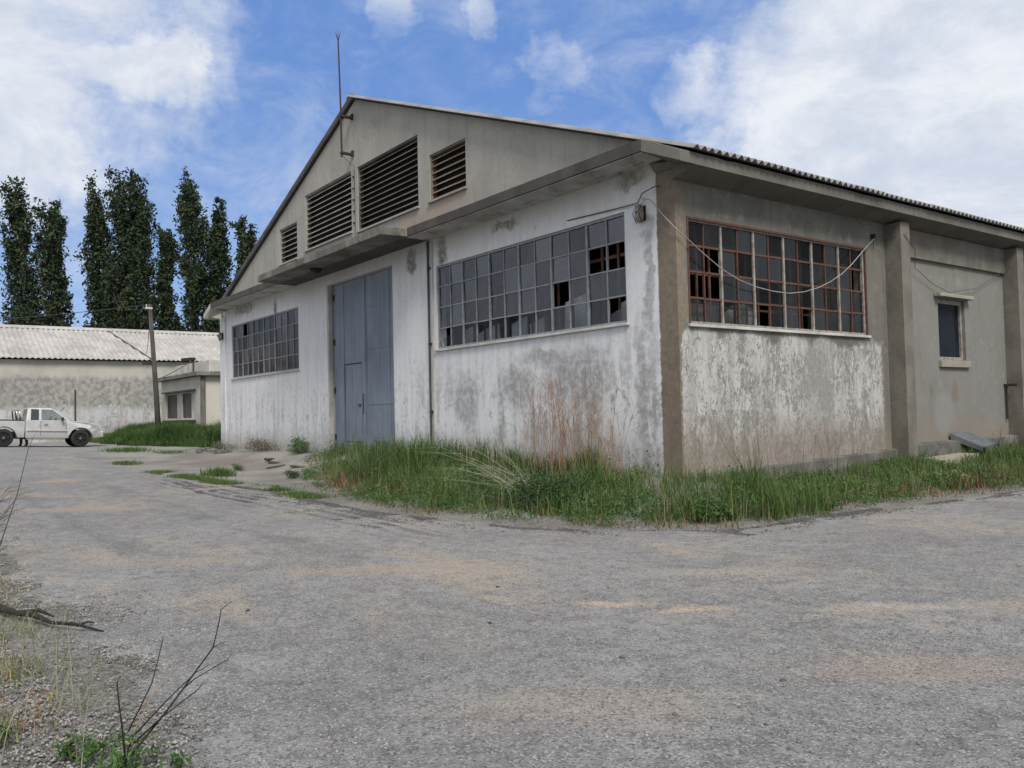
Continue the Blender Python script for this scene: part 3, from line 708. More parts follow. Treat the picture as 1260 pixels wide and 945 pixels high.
# windows
def grid_window(name, a0, a1, z0, z1, cols, rows, plane, inward, mv, mh, mg, missing, thick_every=2, sill=True, inner=None, broken=()):
    """plane = coordinate of the outer wall face; inward = direction (sign) into the building; axis from name"""
    ax = 1 if plane[0] == 'y' else 0; p0 = plane[1]
    def B(mb, a, b, zl, zh, d0, d1):
        t0, t1 = sorted((p0+inward*d0, p0+inward*d1))
        if ax == 1: mb.box((a, t0, zl), (b, t1, zh))
        else: mb.box((t0, a, zl), (t1, b, zh))
    w = empty(name, (0, 0, 0)); w.parent = WH
    fr = MB(); f = .045
    B(fr, a0+.002, a0+f, z0+.002, z1-.002, .03, .09); B(fr, a1-f, a1-.002, z0+.002, z1-.002, .03, .09)
    B(fr, a0+f, a1-f, z0+.002, z0+f, .03, .09); B(fr, a0+f, a1-f, z1-f, z1-.002, .03, .09)
    fr.build('frame', mv, w)
    vb = MB(); vt = MB(); pw = (a1-a0)/cols
    for c in range(1, cols):
        t = .022 if c % thick_every == 0 else .012
        x = a0+c*pw+random.uniform(-.003, .003); B(vb if (t > .015 or mh is mv) else vt, x-t, x+t, z0+f, z1-f, .035 if t > .015 else .045, .085)
    vb.build('mullions', mv, w)
    if vt.f: vt.build('thin_mullions', mh, w)
    hb = MB(); ph = (z1-z0)/rows
    for r in range(1, rows):
        for c in range(cols):
            z = z0+r*ph+random.uniform(-.004, .004); B(hb, a0+c*pw+.023, a0+(c+1)*pw-.023, z-(.018 if mh is M_framerust else .013), z+(.018 if mh is M_framerust else .013), .048, .082)
    hb.build('glazing_bars', mh, w)
    V = []; F = []; pv = []
    for r in range(rows):
        for c in range(cols):
            if (c, r) in missing: continue
            xa, xb = a0+c*pw, a0+(c+1)*pw; za, zb = z0+r*ph, z0+(r+1)*ph
            tilt = [random.uniform(-.009, .009) for _ in range(4)]
            pts = [(xa, za), (xb, za), (xb, zb), (xa, zb)]
            if (c, r) in broken: pts = [(xa, za), (xb, za), (xb, zb-.25*ph), (xa+.6*pw, zb-.6*ph), (xa+.3*pw, zb)]; pts = pts[:2]+[(xb, zb-.3*ph), (xa, zb-.62*ph)]
            o = len(V)
            for k, (a, z) in enumerate(pts):
                d = p0+inward*(.066+tilt[k]); V.append((a, d, z) if ax == 1 else (d, a, z))
            F.append((o, o+1, o+2, o+3)); pv.append(random.random())
    gl = npmesh('glass', V, F, mg, w)
    pv = [v-(1.1 if (name == 'window' and cols == 12 and plane == ('y', 0) and a0 > -12 and abs(V[F[i][0]][2]-z0) < .02) else 0) for i, v in enumerate(pv)]
    a = gl.data.attributes.new('pane', 'FLOAT', 'FACE'); a.data.foreach_set('value', np.array(pv, np.float32))
    if sill:
        sb = MB(); t0, t1 = sorted((p0-inward*.055, p0+inward*.03))
        if ax == 1: sb.hexa([(a0-.06, t0, z0-.055), (a1+.06, t0, z0-.055), (a1+.06, t1, z0-.055), (a0-.06, t1, z0-.055)], [(a0-.06, t0, z0-.012), (a1+.06, t0, z0-.012), (a1+.06, t1, z0-.001), (a0-.06, t1, z0-.001)])
        else: sb.box((t0, a0-.06, z0-.055), (t1, a1+.06, z0-.006))
        sb.build('sill', M_trim, w, .006)
    return w
mR = {(11, 2), (10, 2), (8, 1)}
grid_window('window', *WR, 12, 4, ('y', 0), 1, M_framegrey, M_framegrey, M_glass_front, mR, 2, broken={(0, 0), (11, 0)})
grid_window('window', *WLf, 12, 4, ('y', 0), 1, M_framegrey, M_framegrey, M_glass_far, {(2, 3)}, 2)
mS = {(0, 1), (1, 1), (1, 2), (4, 0), (7, 0), (11, 2)}
grid_window('window', *SW, 12, 4, ('x', 0), -1, M_framepale, M_framerust, M_glass_side, mS, 2)
# rusty angle at the sides of the side window
mb = MB()
mb.box((-.028, SW[0]-.03, SW[3]-.02), (.012, SW[1]+.03, SW[3]+.018)).box((-.028, SW[1]-.005, SW[2]), (.012, SW[1]+.03, SW[3]-.021)).box((-.028, SW[0]-.03, SW[2]), (.012, SW[0]+.006, SW[3]-.021))
mb.build('rusty_angle', M_framerust, WH)
# inner bars behind the windows
mb = MB()
for k in range(16):
    y = .5+k*.335; mb.box((-.33, y-.018, 2.5), (-.30, y+.018, 4.5))
for z in (2.9, 3.45, 4.0): mb.box((-.345, .28, z-.02), (-.332, 5.7, z+.02))
mb.build('inner_bars', M_bar, WH)
mb = MB()
for k in range(15):
    x = -7.3+k*.43; mb.box((x-.022, .33, 2.5), (x+.022, .36, 4.65))
for z in (3.95,): mb.box((-7.5, .361, z-.03), (-1.1, .375, z+.03))
mb.build('inner_bars', M_bar, WH)
# small side window
w = empty('window', (0, 0, 0)); w.parent = WH
y0, y1, z0, z1 = SS
mb = MB(); mb.box((-.16, y0+.002, z0+.002), (-.07, y0+.09, z1-.002)).box((-.16, y1-.07, z0+.002), (-.07, y1-.002, z1-.002)).box((-.16, y0+.09, z0+.002), (-.07, y1-.07, z0+.07)).box((-.16, y0+.09, z1-.10), (-.07, y1-.07, z1-.002))
mb.build('frame', M_framepale, w, .004)
MB().box((-.125, y0+.09, z0+.07), (-.118, y1-.07, z1-.10)).build('glass', M_glass_small, w)
MB().box((-.20, y0+.1, z0+.05), (-.17, y1-.08, z1-.08)).build('blind', simple('blue_grey_board', (.022, .03, .042), (.015, .02, .03), 2, .5), w)
MB().box((-.02, y0-.05, z0-.17), (.07, y1+.07, z0-.02)).build('sill', M_beige, w, .008)
MB().box((.002, y0-.18, z1+.02), (.16, y1+.16, z1+.10)).build('lintel', M_beige, w, .01)

# gate
gt = empty('gate', (0, 0, 0)); gt.parent = WH
gx0, gx1, _, gz1 = GATE; gm = (gx0+gx1)/2+.12
def leaf(x0, x1, hole=None):
    mb = MB()
    if hole:
        hx0, hx1, hz0, hz1 = hole
        mb.box((x0, .17, .10), (hx0, .21, gz1-.02)); mb.box((hx1, .17, .10), (x1, .21, gz1-.02))
        mb.box((hx0, .17, hz1), (hx1, .21, gz1-.02)); mb.box((hx0, .17, .10), (hx1, .21, hz0))
    else: mb.box((x0, .17, .10), (x1, .21, gz1-.02))
    return mb
leaf(gx0+.10, gm-.008, (-12.80, -11.72, .40, 2.62)).build('gate_leaf', M_gate, gt, .004)
leaf(gm+.006, gx1-.02).build('gate_leaf', M_gate, gt, .004)
wd = MB().box((-12.76, .175, .43), (-11.745, .20, 2.59)).build('wicket_door', M_gate, gt, .004)
MB().box((-11.93, .14, 1.42), (-11.80, .176, 1.46)).build('handle', M_black, wd)
mb = MB()
for x in (gx0+.75, gm-.03, gm+.05, gx1-.5):
    mb.box((x-.016, .158, .12), (x+.016, .169, gz1-.05))
for z in (1.45, 2.95, 4.1): mb.box((gm+.07, .160, z-.012), (gx1-.06, .1695, z+.012))
mb.build('ribs', M_gate, gt)
mb = MB()
for x in (gx0+.13, gx1-.10):
    for z in (.55, 1.9, 3.3, 4.6): mb.box((x-.02, .14, z-.09), (x+.05, .169, z+.09))
mb.build('hinges', M_rustdark, gt, .004)
MB().tube([(gm-.10, .12, 1.2), (gm-.10, .12, 1.75)], .014, 6).build('bolt', M_rustdark, gt)
MB().box((gx0+.002, .02, .0), (gx0+.055, .14, gz1-.002)).build('jamb', M_trim, gt)
MB().box((gx0+.06, .215, .0), (gx1, .24, gz1)).build('dark_backing', M_black, gt)
MB().box((gx0-.5, .265, 4.99), (gx1+.5, .33, 5.1)).build('track', M_black, gt)

# drain pipe and joint on the front wall
MB().tube([(-7.76, -.045, 5.25), (-7.75, -.045, 3.0), (-7.74, -.05, .2)], .028, 8).build('downpipe', M_wire, WH)
mb = MB()
for z in (4.6, 2.8, 1.2): mb.box((-7.81, -.05, z-.02), (-7.69, .0, z+.02))
mb.build('pipe_clip', M_rustdark, WH)
MB().box((-7.64, -.035, .0), (-7.60, -.002, 5.2)).build('cover_strip', M_trim, WH)
# corner strip of whitewash left of the far window
MB().box((-BW-.03, -.05, -.4), (-BW+.55, -.002, 5.0)).build('corner_strip', M_front, WH, .01)

# iron bracket on the third pilaster
mb = MB().box((.0, 11.60, 1.50), (.30, 11.66, 1.56)); mb.box((.03, 11.62, .7), (.06, 11.66, 1.5)); mb.build('wall_bracket', M_rustdark, WH)

# ------------------------------------------------------------------ lamps, cables
def bulkhead(loc, label, cat='wall lamp'):
    e = empty('wall_lamp', loc, label=label, cat=cat)
    MB().box((-.07, -.03, -.13), (.07, -.002, .13)).build('base', M_rustdark, e, .01)
    mb = MB().tube([(0, -.09, .14), (0, -.09, .10), (0, -.10, .0), (0, -.095, -.12), (0, -.09, -.17)], [.03, .065, .08, .07, .03], 12); mb.build('globe', simple('dusty_lamp_glass', (.26, .24, .19), (.16, .15, .12), 12, .35), e, smooth=True)
    mb = MB()
    for a in (-.06, 0, .06): mb.tube([(a, -.10, .15), (a*1.2, -.185, .0), (a, -.11, -.18)], .007, 5)
    mb.tube([(-.085, -.12, 0), (0, -.19, 0), (.085, -.12, 0)], .006, 5); mb.build('cage', M_rustdark, e)
    return e
bulkhead((-.72, 0, 4.47), 'rusty caged bulkhead lamp beside the top corner of the large front window')
e = bulkhead((-BW+.32, -.052, 4.30), 'small dark bulkhead lamp at the far left end of the white front')
e = empty('canopy_lamp', (-12.6, -.75, LZ0-.018), label='round dark lamp fitting under the door canopy', cat='ceiling lamp')
MB().tube([(0, 0, .0), (0, 0, -.05), (0, 0, -.11), (0, 0, -.14)], [.16, .16, .11, .04], 14).build('housing', M_black, e, smooth=True)

cb = [(-.72, -.09, 4.72), (-.45, -.10, 4.64), (-.20, -.10, 4.35), (.06, -.10, 4.08), (.10, .187, 3.893), (.1, .55, 3.70), (.1, 1.004, 3.479), (.1, 1.45, 3.33), (.1, 1.913, 3.239), (.1, 2.40, 3.195), (.1, 2.88, 3.189), (.1, 3.35, 3.25), (.1, 3.806, 3.36), (.1, 4.2, 3.50), (.1, 4.613, 3.689), (.1, 5.0, 3.93), (.1, 5.334, 4.175), (.08, 5.86, 4.52)]
tag(MB().tube(cb, .009, 6).build('cable', M_cable, smooth=True), 'pale loose cable sagging in a long loop across the rusty side window', 'cable')
tag(MB().tube([(-2.7, -.012, 4.74), (-1.3, -.03, 4.68), (-.80, -.05, 4.66), (-.62, -.12, 4.78), (-.40, -.08, 4.84), (-.30, -.02, 4.85)], .010, 5).build('cable', M_wire, smooth=True), 'thin dark cable along the wall top into the corner bulkhead lamp', 'cable')
mb = MB().tube([(.05, 5.88, 4.55), (.05, 5.88, 4.30)], .006, 5); mb.box((.0, 5.85, 4.53), (.10, 5.91, 4.62))
tag(mb.build('cable_hook', M_black), 'black iron hook with a dangling wire between side window and pilaster', 'hook')
tag(MB().tube([(.10, 5.90, 4.56), (.2, 6.3, 4.60), (.37, 6.5, 4.62), (.38, 6.9, 4.35), (.1, 7.4, 4.05), (.08, 8.2, 3.75), (.08, 8.9, 3.62), (.08, 10.2, 3.8), (.08, 11.3, 4.2), (.2, 11.85, 4.5)], .006, 5).build('cable', M_wire), 'thin dark wire drooping above the small side window between two pilasters', 'cable')

# ------------------------------------------------------------------ things inside, seen through the panes
M_sheet = simple('grey_white_board', (.66, .66, .65), (.48, .48, .48), 2, .8)
lean = [(-7.0, .62, 3.15, .28, 'leftmost pale board leaning inside behind the front window'), (-6.35, .5, 3.05, .22, 'narrow pale board leaning inside next to the leftmost one'), (-5.75, .55, 3.10, -.2, 'pale board with a dark gap at its left inside the front window'),
        (-5.05, .62, 3.15, .25, 'pale board leaning under the broken middle panes'), (-4.35, .6, 3.08, .18, 'pale board just left of the heavy middle mullion'), (-3.25, .85, 3.40, .35, 'largest bright board leaning behind the right half of the front window'), (-1.75, .7, 3.2, .3, 'rightmost pale board leaning inside the front window')]
for x, w, zt, sl, lab in lean:
    mb = MB().hexa([(x-w/2, .55, .1), (x+w/2, .55, .1), (x+w/2, .60, .1), (x-w/2, .60, .1)], [(x-w/2+sl, .42, zt-.12), (x+w/2+sl*.6, .42, zt), (x+w/2+sl*.6, .46, zt), (x-w/2+sl, .46, zt-.12)])
    tag(mb.build('leaning_board', M_sheet, bevel=.004), lab, 'board', 'boards leaning inside the front window')
mb = MB()
bmv = bmesh.new(); bmesh.ops.create_icosphere(bmv, subdivisions=3, radius=1)
for v in bmv.verts:
    n = math.sin(v.co.x*7+v.co.z*5)*.08+math.sin(v.co.y*9-v.co.z*4)*.06
    v.co = Vector((v.co.x*.22, v.co.y*.42, v.co.z*.42))*(1+n)+Vector((0, .10*v.co.z, 0))
me = bpy.data.meshes.new('sack'); bmv.to_mesh(me); bmv.free(); me.materials.append(simple('white_plastic', (.42, .43, .42), (.28, .30, .28), 4, .6))
o = bpy.data.objects.new('plastic_sack', me); COL.objects.link(o); o.location = (-.62, 2.28, 2.62)
tag(o, 'crumpled white plastic sack piled behind the lower panes of the rusty side window', 'sack')
MB().box((-.95, 1.9, .1), (-.4, 2.7, 2.25)).build('crate', M_wood)
tag(bpy.data.objects['crate'], 'tall wooden crate standing inside under the white sack', 'crate')
tag(MB().box((-.80, .35, .1), (-.45, 1.5, 2.95)).build('cabinet', simple('beige_cabinet', (.20, .19, .16), (.15, .14, .12), 2), bevel=.01), 'beige cabinet standing inside behind the lower left panes of the side window', 'cabinet')
tag(MB().box((-.9, 4.9, .1), (-.5, 5.75, 3.9)).build('board_stack', simple('brown_boards', (.14, .11, .085), (.10, .08, .06), 2), bevel=.01), 'brown boards stacked upright inside the right end of the side window', 'boards')

# metal plate at the foot of the side wall
e = empty('metal_plate', (.25, 9.0, .1), label='blue grey metal sheet tilted on a concrete block at the foot of the side wall', cat='metal sheet')
pa, pb, pc, pd = (-.20, -.25, .35), (-.20, .55, .37), (.36, .62, .10), (.38, -.03, .04)
dn = lambda p, d: (p[0], p[1], p[2]-d)
MB().hexa([dn(p, .02) for p in (pa, pb, pc, pd)], [pa, pb, pc, pd]).hexa([dn(pa, .16), dn(pd, .09), (pd[0], pd[1]+.012, pd[2]-.09), (pa[0], pa[1]+.012, pa[2]-.16)], [dn(pa, .021), dn(pd, .021), (pd[0], pd[1]+.012, pd[2]-.021), (pa[0], pa[1]+.012, pa[2]-.021)]).build('sheet', simple('galvanised_blue', (.115, .125, .135), (.08, .087, .095), 4, .6, 0), e)
MB().box((-.02, .1, -.5), (.22, .45, .12)).build('support', M_black, e)
tag(MB().hexa([(.24, 6.9, -.4), (.75, 6.9, -.4), (.75, 8.7, -.4), (.24, 8.7, -.4)], [(.24, 6.95, -.02), (.70, 6.95, -.03), (.70, 8.65, .02), (.24, 8.65, .02)]).build('concrete_step', M_beige, bevel=.02), 'low beige concrete step beside the side wall next to the tilted metal sheet', 'step')

# ------------------------------------------------------------------ back shed
SH = empty('long_shed', (-48.5, 0, 0), label='long low shed with stained grey wall and pale corrugated roof behind the pickup', cat='shed')
def off(mb, d): mb.v = [(a-d[0], b-d[1], c-d[2]) for a, b, c in mb.v]; return mb
off(MB().box((-60, -30, -.5), (-48.5, 34, 5.02)), (-48.5, 0, 0)).build('wall', M_backwall, SH)
r = corrugated('roof', -54.2, 7.55, -48.15, 5.09, -30.4, 34.4, M_roof_far, SH, .035, .30, 8, .01, .01)
r.data.transform(Matrix.Translation((48.5, 0, 0)))
r = corrugated('roof', -54.2, 7.55, -60.3, 5.09, -30.4, 34.4, M_roof_far, SH, .035, .30, 2, .01, .01)
r.data.transform(Matrix.Translation((48.5, 0, 0)))
off(MB().prism([(-54.55, 7.44), (-54.2, 7.62), (-53.85, 7.44), (-53.85, 7.47), (-54.2, 7.67), (-54.55, 7.47)], -30.4, 34.4, 1), (-48.5, 0, 0)).build('ridge_cap', M_roof_far, SH)
off(MB().tube([(-48.42, -.9, .9), (-48.42, -.9, 3.2)], .045, 8), (-48.5, 0, 0)).build('pipe', M_wire, SH)
off(MB().tube([(-48.42, 4.3, .4), (-48.42, 4.3, 4.6)], .035, 8), (-48.5, 0, 0)).build('pipe', M_trim, SH)
mb = MB(); mb.hexa([(-54.0, 2.0, 7.45), (-54.0, 2.10, 7.45), (-48.2, 3.6, 5.12), (-48.2, 3.5, 5.12)], [(-54.0, 2.0, 7.52), (-54.0, 2.10, 7.52), (-48.2, 3.6, 5.18), (-48.2, 3.5, 5.18)])
off(mb, (-48.5, 0, 0)).build('roof_strip', M_ledge, SH)
# painted scrawl on the shed wall
mb = MB()
for s in [[(0.42, 1.62), (0.45, 2.23), (0.89, 1.55)], [(0.89, 1.55), (1.17, 2.31)], [(1.17, 2.31), (1.11, 1.86)], [(1.4, 2.28), (1.14, 1.85), (1.17, 1.55), (1.45, 1.51), (1.48, 1.73), (1.23, 1.79)], [(1.6, 2.22), (1.65, 1.54)],
          [(0.58, 1.26), (0.41, 1.23), (0.41, 0.9), (0.55, 0.87)], [(0.66, 0.89), (0.69, 1.26), (0.83, 0.89), (0.88, 1.25)], [(0.89, 1.25), (1.08, 1.26)], [(1.0, 1.25), (1.01, 0.88)],
          [(3.06, 1.64), (3.13, 2.32), (3.42, 1.63), (3.48, 2.19)], [(-1.71, 2.25), (-1.69, 1.96), (-1.45, 2.28), (-1.4, 1.95)]]:
    for (a, b), (c, d) in zip(s, s[1:]):
        n = Vector((-(d-b), c-a)).normalized()*.032
        gx_ = .004+.002*(len(mb.f)+1); mb.add([(gx_, a+n.x, b+n.y), (gx_, c+n.x, d+n.y), (gx_, c-n.x, d-n.y), (gx_, a-n.x, b-n.y)], [(0, 1, 2, 3)])
mb.build('graffiti', simple('chalky_white_paint', (.48, .49, .50), (.36, .37, .38), 5), SH)

# annex
AX = empty('annex', (-34.5, 2.55, 0), label='small cream flat roofed annex with peeling walls behind the utility pole', cat='outbuilding')
ao = (-34.5, 2.55, 0)
mb = wall_with_holes(-42, -34.5, -.5, lambda a: 3.40, [(-41.1, -35.5, 1.19, 2.66)], 2.55, 2.8, 1); off(mb, ao).build('wall', M_cream, AX)
for xa, xb in ((-34.76, -34.5), (-42, -41.8)): off(MB().box((xa, 2.802, -.5), (xb, 12, 3.40)), ao).build('wall', M_cream, AX)
off(MB().box((-34.495, 2.53, -.5), (-34.42, 2.78, 3.38)), ao).build('corner_pillar', mat('bare_damp_render', m_conc((.15, .14, .125), (.10, .095, .085))), AX, .01)
off(MB().box((-42.3, 2.28, 3.404), (-34.2, 12, 3.62)), ao).build('roof_slab', M_canopy, AX, .02)
off(MB().box((-41.5, 3.2, 3.624), (-35.2, 12, 4.28)), ao).build('parapet', M_whiteold, AX, .02)
w = empty('window', (0, 0, 0)); w.parent = AX
fr = MB().box((-41.1, 2.62, 1.19), (-35.5, 2.68, 1.27)).box((-41.1, 2.62, 2.58), (-35.5, 2.68, 2.66))
for x in (-41.1, -39.0, -38.2, -36.3, -35.62): fr.box((x, 2.615, 1.27), (x+.12, 2.685, 2.58))
off(fr, ao).build('frame', M_trim, w)
off(MB().box((-39.0, 2.63, 1.27), (-38.0, 2.66, 2.58)).box((-36.2, 2.63, 1.27), (-35.6, 2.66, 2.58)), ao).build('board', M_trim, w)
mb = MB()
for k in range(14):
    x = -40.9+k*.36
    if not (-39.05 < x < -38.0 or x > -36.3): mb.box((x, 2.60, 1.28), (x+.10, 2.612, 2.57))
off(mb, ao).build('bars', simple('red_brown_bars', (.13, .085, .085), (.09, .06, .06), 4), w)
off(MB().box((-41.1, 2.72, 1.2), (-35.5, 2.74, 2.65)), ao).build('pane', simple('dusty_dark_pane', (.14, .135, .13), (.07, .07, .07), 3, .4), w)
off(MB().box((-41.25, 2.40, 1.08), (-35.3, 2.549, 1.17)), ao).build('sill', M_ledge, w)
off(MB().box((-41.25, 2.36, 2.68), (-35.3, 2.549, 2.76)), ao).build('lintel', M_ledge, w)
# floodlight on the annex roof
e = empty('floodlight', (-35.7, 2.55, 3.63), label='boxy dark floodlight on a short post on the annex roof', cat='floodlight')
MB().tube([(0, 0, 0), (0, 0, .72)], .05, 8).build('post', M_wire, e)
MB().hexa([(-.75, -.42, .62), (.1, -.08, .62), (.02, .12, .62), (-.83, -.22, .62)], [(-.75, -.42, .78), (.1, -.08, .78), (.02, .12, .78), (-.83, -.22, .78)]).build('housing', M_black, e, .01)

# utility pole and wires
e = empty('utility_pole', (-34.85, .62, -.1), label='weathered grey wooden utility pole leaning slightly in front of the annex', cat='utility pole')
MB().tube([(0, 0, 0), (.01, -.12, 2.5), (.02, -.40, 7.05)], [.15, .13, .09], 10).build('pole', M_wood, e, smooth=True)
MB().box((-.05, -.62, 6.80), (.12, -.30, 6.90)).tube([(0, -.55, 6.9), (0, -.55, 7.05)], .03, 8).build('insulator', M_trim, e)
lb = MB().box((-.10, -.75, 4.05), (.08, -.22, 4.17)); lb.build('lamp_arm', M_black, e, .01)
def sag(a, b, s, n=12):
    a, b = Vector(a), Vector(b); return [tuple(a.lerp(b, i/n)-Vector((0, 0, 4*s*(i/n)*(1-i/n)))) for i in range(n+1)]
tag(MB().tube(sag((-34.83, .1, 6.93), (-60, -9.5, 8.2), .25), .018, 5).build('overhead_wire', M_wire), 'thin overhead wire running left from the utility pole top', 'wire')
tag(MB().tube(sag((-34.83, .25, 6.6), (-49, 3.4, 5.6), .3), .018, 5).build('overhead_wire', M_wire), 'thin wire dropping from the utility pole to the shed roof', 'wire')
tag(MB().tube(sag((-34.83, .55, 3.2), (-35.7, 2.5, 4.25), .05), .02, 5).build('overhead_wire', M_wire), 'short wire from the utility pole to the roof floodlight', 'wire')

# ------------------------------------------------------------------ pickup truck
TR = empty('pickup_truck', (-34.95, -4.60, .085), R(90), label='silver extended cab pickup truck with dark wheels parked in front of the shed wall', cat='pickup truck')
TR.rotation_euler = (0, R(2.4), R(90))
def m_paint(g, p, tc, out):
    n = g.noise(tc, 3, 5); z = g.sep(tc)[2]
    c = g.mix(g.step(n, .4, .6), (.55, .55, .54), (.48, .48, .47))
    c = g.mix(g.step(g.add(z, g.mul(n, .3)), .55, .95, .5, 0), c, (.28, .25, .21))
    g.put(p.inputs['Base Color'], c); p.inputs['Metallic'].default_value = .35; p.inputs['Roughness'].default_value = .33
    p.inputs['Coat Weight'].default_value = .4
M_paint = mat('silver_car_paint', m_paint)
M_tyre = simple('tyre_rubber', (.018, .018, .018), (.03, .028, .026), 12, .85)
M_rim = simple('black_alloy', (.03, .03, .032), (.05, .05, .05), 8, .4, .5)
M_plastic = simple('black_plastic', (.02, .02, .021), (.03, .03, .03), 10, .5)
M_chrome = simple('chrome', (.5, .5, .5), (.4, .4, .4), 4, .35, 1)
def m_cg(g, p, tc, out):
    nt = g.nt; tr = g.new('ShaderNodeBsdfTransparent'); tr.inputs[0].default_value = (.62, .68, .66, 1)
    gl = g.new('ShaderNodeBsdfGlossy'); gl.inputs['Roughness'].default_value = .03
    mx = g.new('ShaderNodeMixShader'); mx.inputs[0].default_value = .14; nt.links.new(tr.outputs[0], mx.inputs[1]); nt.links.new(gl.outputs[0], mx.inputs[2]); nt.links.new(mx.outputs[0], out.inputs[0])
M_carglass = mat('car_glass', m_cg)
M_tint = simple('tinted_glass', (.03, .035, .04), (.035, .04, .045), 3, .08, 0, .6)
# truck axes: +x forward, +y left; wheels at x = +-1.54
def arch(cx, r, z0, n=10):
    return [(cx+r*math.cos(t), .40+r*math.sin(t)) for t in [math.pi+.28-(math.pi+.56)*k/n for k in range(n+1)] if True]
WBH = 1.54; hw = .88
def arc(cx, r, n=12):
    a0 = math.asin((.42-.40)/r)
    return [(cx-r*math.cos(a0+(math.pi-2*a0)*k/n), .40+r*math.sin(a0+(math.pi-2*a0)*k/n)) for k in range(n+1)]
# front clip + cab lower body (side profile with wheel arch)
prof = [(-.70, .40)]+[(.98, .40)]+arc(WBH, .47)+[(2.12, .42), (2.38, .44), (2.47, .58), (2.48, .80), (2.43, .97), (2.24, 1.07), (1.80, 1.15), (1.10, 1.205), (.90, 1.21), (-.70, 1.20)]
def side_scale(x, z):
    w = hw
    if x > 1.5: w -= .10*((x-1.5)/.96)**2
    if z > .95: w -= .05*(z-.95)/.25
    if z < .55: w -= .03
    return w
def slab(profile, name, m, inner=None, parent=TR, bev=.02):
    n = len(profile); vs = [(x, -side_scale(x, z), z) for x, z in profile]+[(x, side_scale(x, z), z) for x, z in profile]
    mb = MB(); mb.add(vs, [tuple(range(n)), tuple(range(n, 2*n))[::-1]]+[(i, i+n, (i+1) % n+n, (i+1) % n) for i in range(n)])
    return mb.build(name, m, parent, bev, seg=3)
body = slab(prof, 'body', M_paint)
# cargo bed: two side walls with arch, floor, tailgate, front wall
for sy in (-1, 1):
    pr = [(-2.66, .48)]+[(-2.05, .46)]+arc(-WBH, .47)+[(-.98, .42), (-.74, .42), (-.74, 1.17), (-2.66, 1.17)]
    n = len(pr); y0, y1 = sy*.875, sy*.80
    MB().add([(x, y0, z) for x, z in pr]+[(x, y1, z) for x, z in pr], [tuple(range(n)), tuple(range(n, 2*n))[::-1]]+[(i, i+n, (i+1) % n+n, (i+1) % n) for i in range(n)]).build('bed_side', M_paint, TR, .015)
    MB().box((-2.66, min(sy*.89, sy*.78), 1.173), (-.76, max(sy*.89, sy*.78), 1.215)).build('bed_rail', M_plastic, TR, .008)
    # swage line / side moulding, sill step, arch lips
    MB().box((-.68, min(sy*.876, sy*.90), .72), (.98, max(sy*.876, sy*.90), .775)).build('side_moulding', M_paint, TR, .008)
    MB().box((-.66, min(sy*.80, sy*.93), .33), (.90, max(sy*.80, sy*.93), .385)).build('side_step', M_framepale, TR, .01)
    for cx in (-WBH, WBH):
        mb = MB(); pts = [(cx+.49*math.cos(t), sy*(.885 if cx < 0 else .872), .40+.49*math.sin(t)) for t in np.linspace(.05, math.pi-.05, 14)]
        mb.tube(pts, .022, 6).build('wheel_arch', M_plastic, TR)
MB().box((-2.68, -.80, .50), (-2.62, .80, 1.16)).build('tailgate', M_paint, TR, .01)
MB().box((-2.61, -.79, .62), (-.76, .79, .68)).build('bed_floor', M_plastic, TR)
MB().box((-2.6, -.5, .36), (2.0, .5, .50)).build('chassis', M_plastic, TR)
mb = MB()
for cx in (-WBH, WBH): mb.cyl((cx, -.7, .40), (cx, .7, .40), .05, 8)
mb.build('axle', M_plastic, TR)
# cab greenhouse: roof, pillars, glass
def ring(z, xf, xr, w): return xf, xr, w, z
zb, zr = 1.20, 1.74
RBf, RBr, RTf, RTr = 1.10, -.68, .40, -.62     # belt front / rear, roof front / rear x
wb, wt = .83, .68
rf = MB().hexa([(RTr, -wt, zr-.035), (RTf, -wt, zr-.05), (RTf, wt, zr-.05), (RTr, wt, zr-.035)], [(RTr+.03, -wt+.06, zr+.03), (RTf-.06, -wt+.06, zr+.03), (RTf-.06, wt-.06, zr+.03), (RTr+.03, wt-.06, zr+.03)])
rf.build('roof', M_paint, TR, .02, seg=3)
def pillar(p, q, w0, w1, name='pillar', m=None):
    mb = MB(); (x0, y0, z0), (x1, y1, z1) = p, q; t = .05
    s = -1 if y0 > 0 else 1
    mb.hexa([(x0-w0, y0, z0), (x0+w0, y0, z0), (x0+w0, y0+s*t, z0), (x0-w0, y0+s*t, z0)], [(x1-w1, y1, z1), (x1+w1, y1, z1), (x1+w1, y1+s*t, z1), (x1-w1, y1+s*t, z1)])
    mb.build(name, m or M_paint, TR, .006)
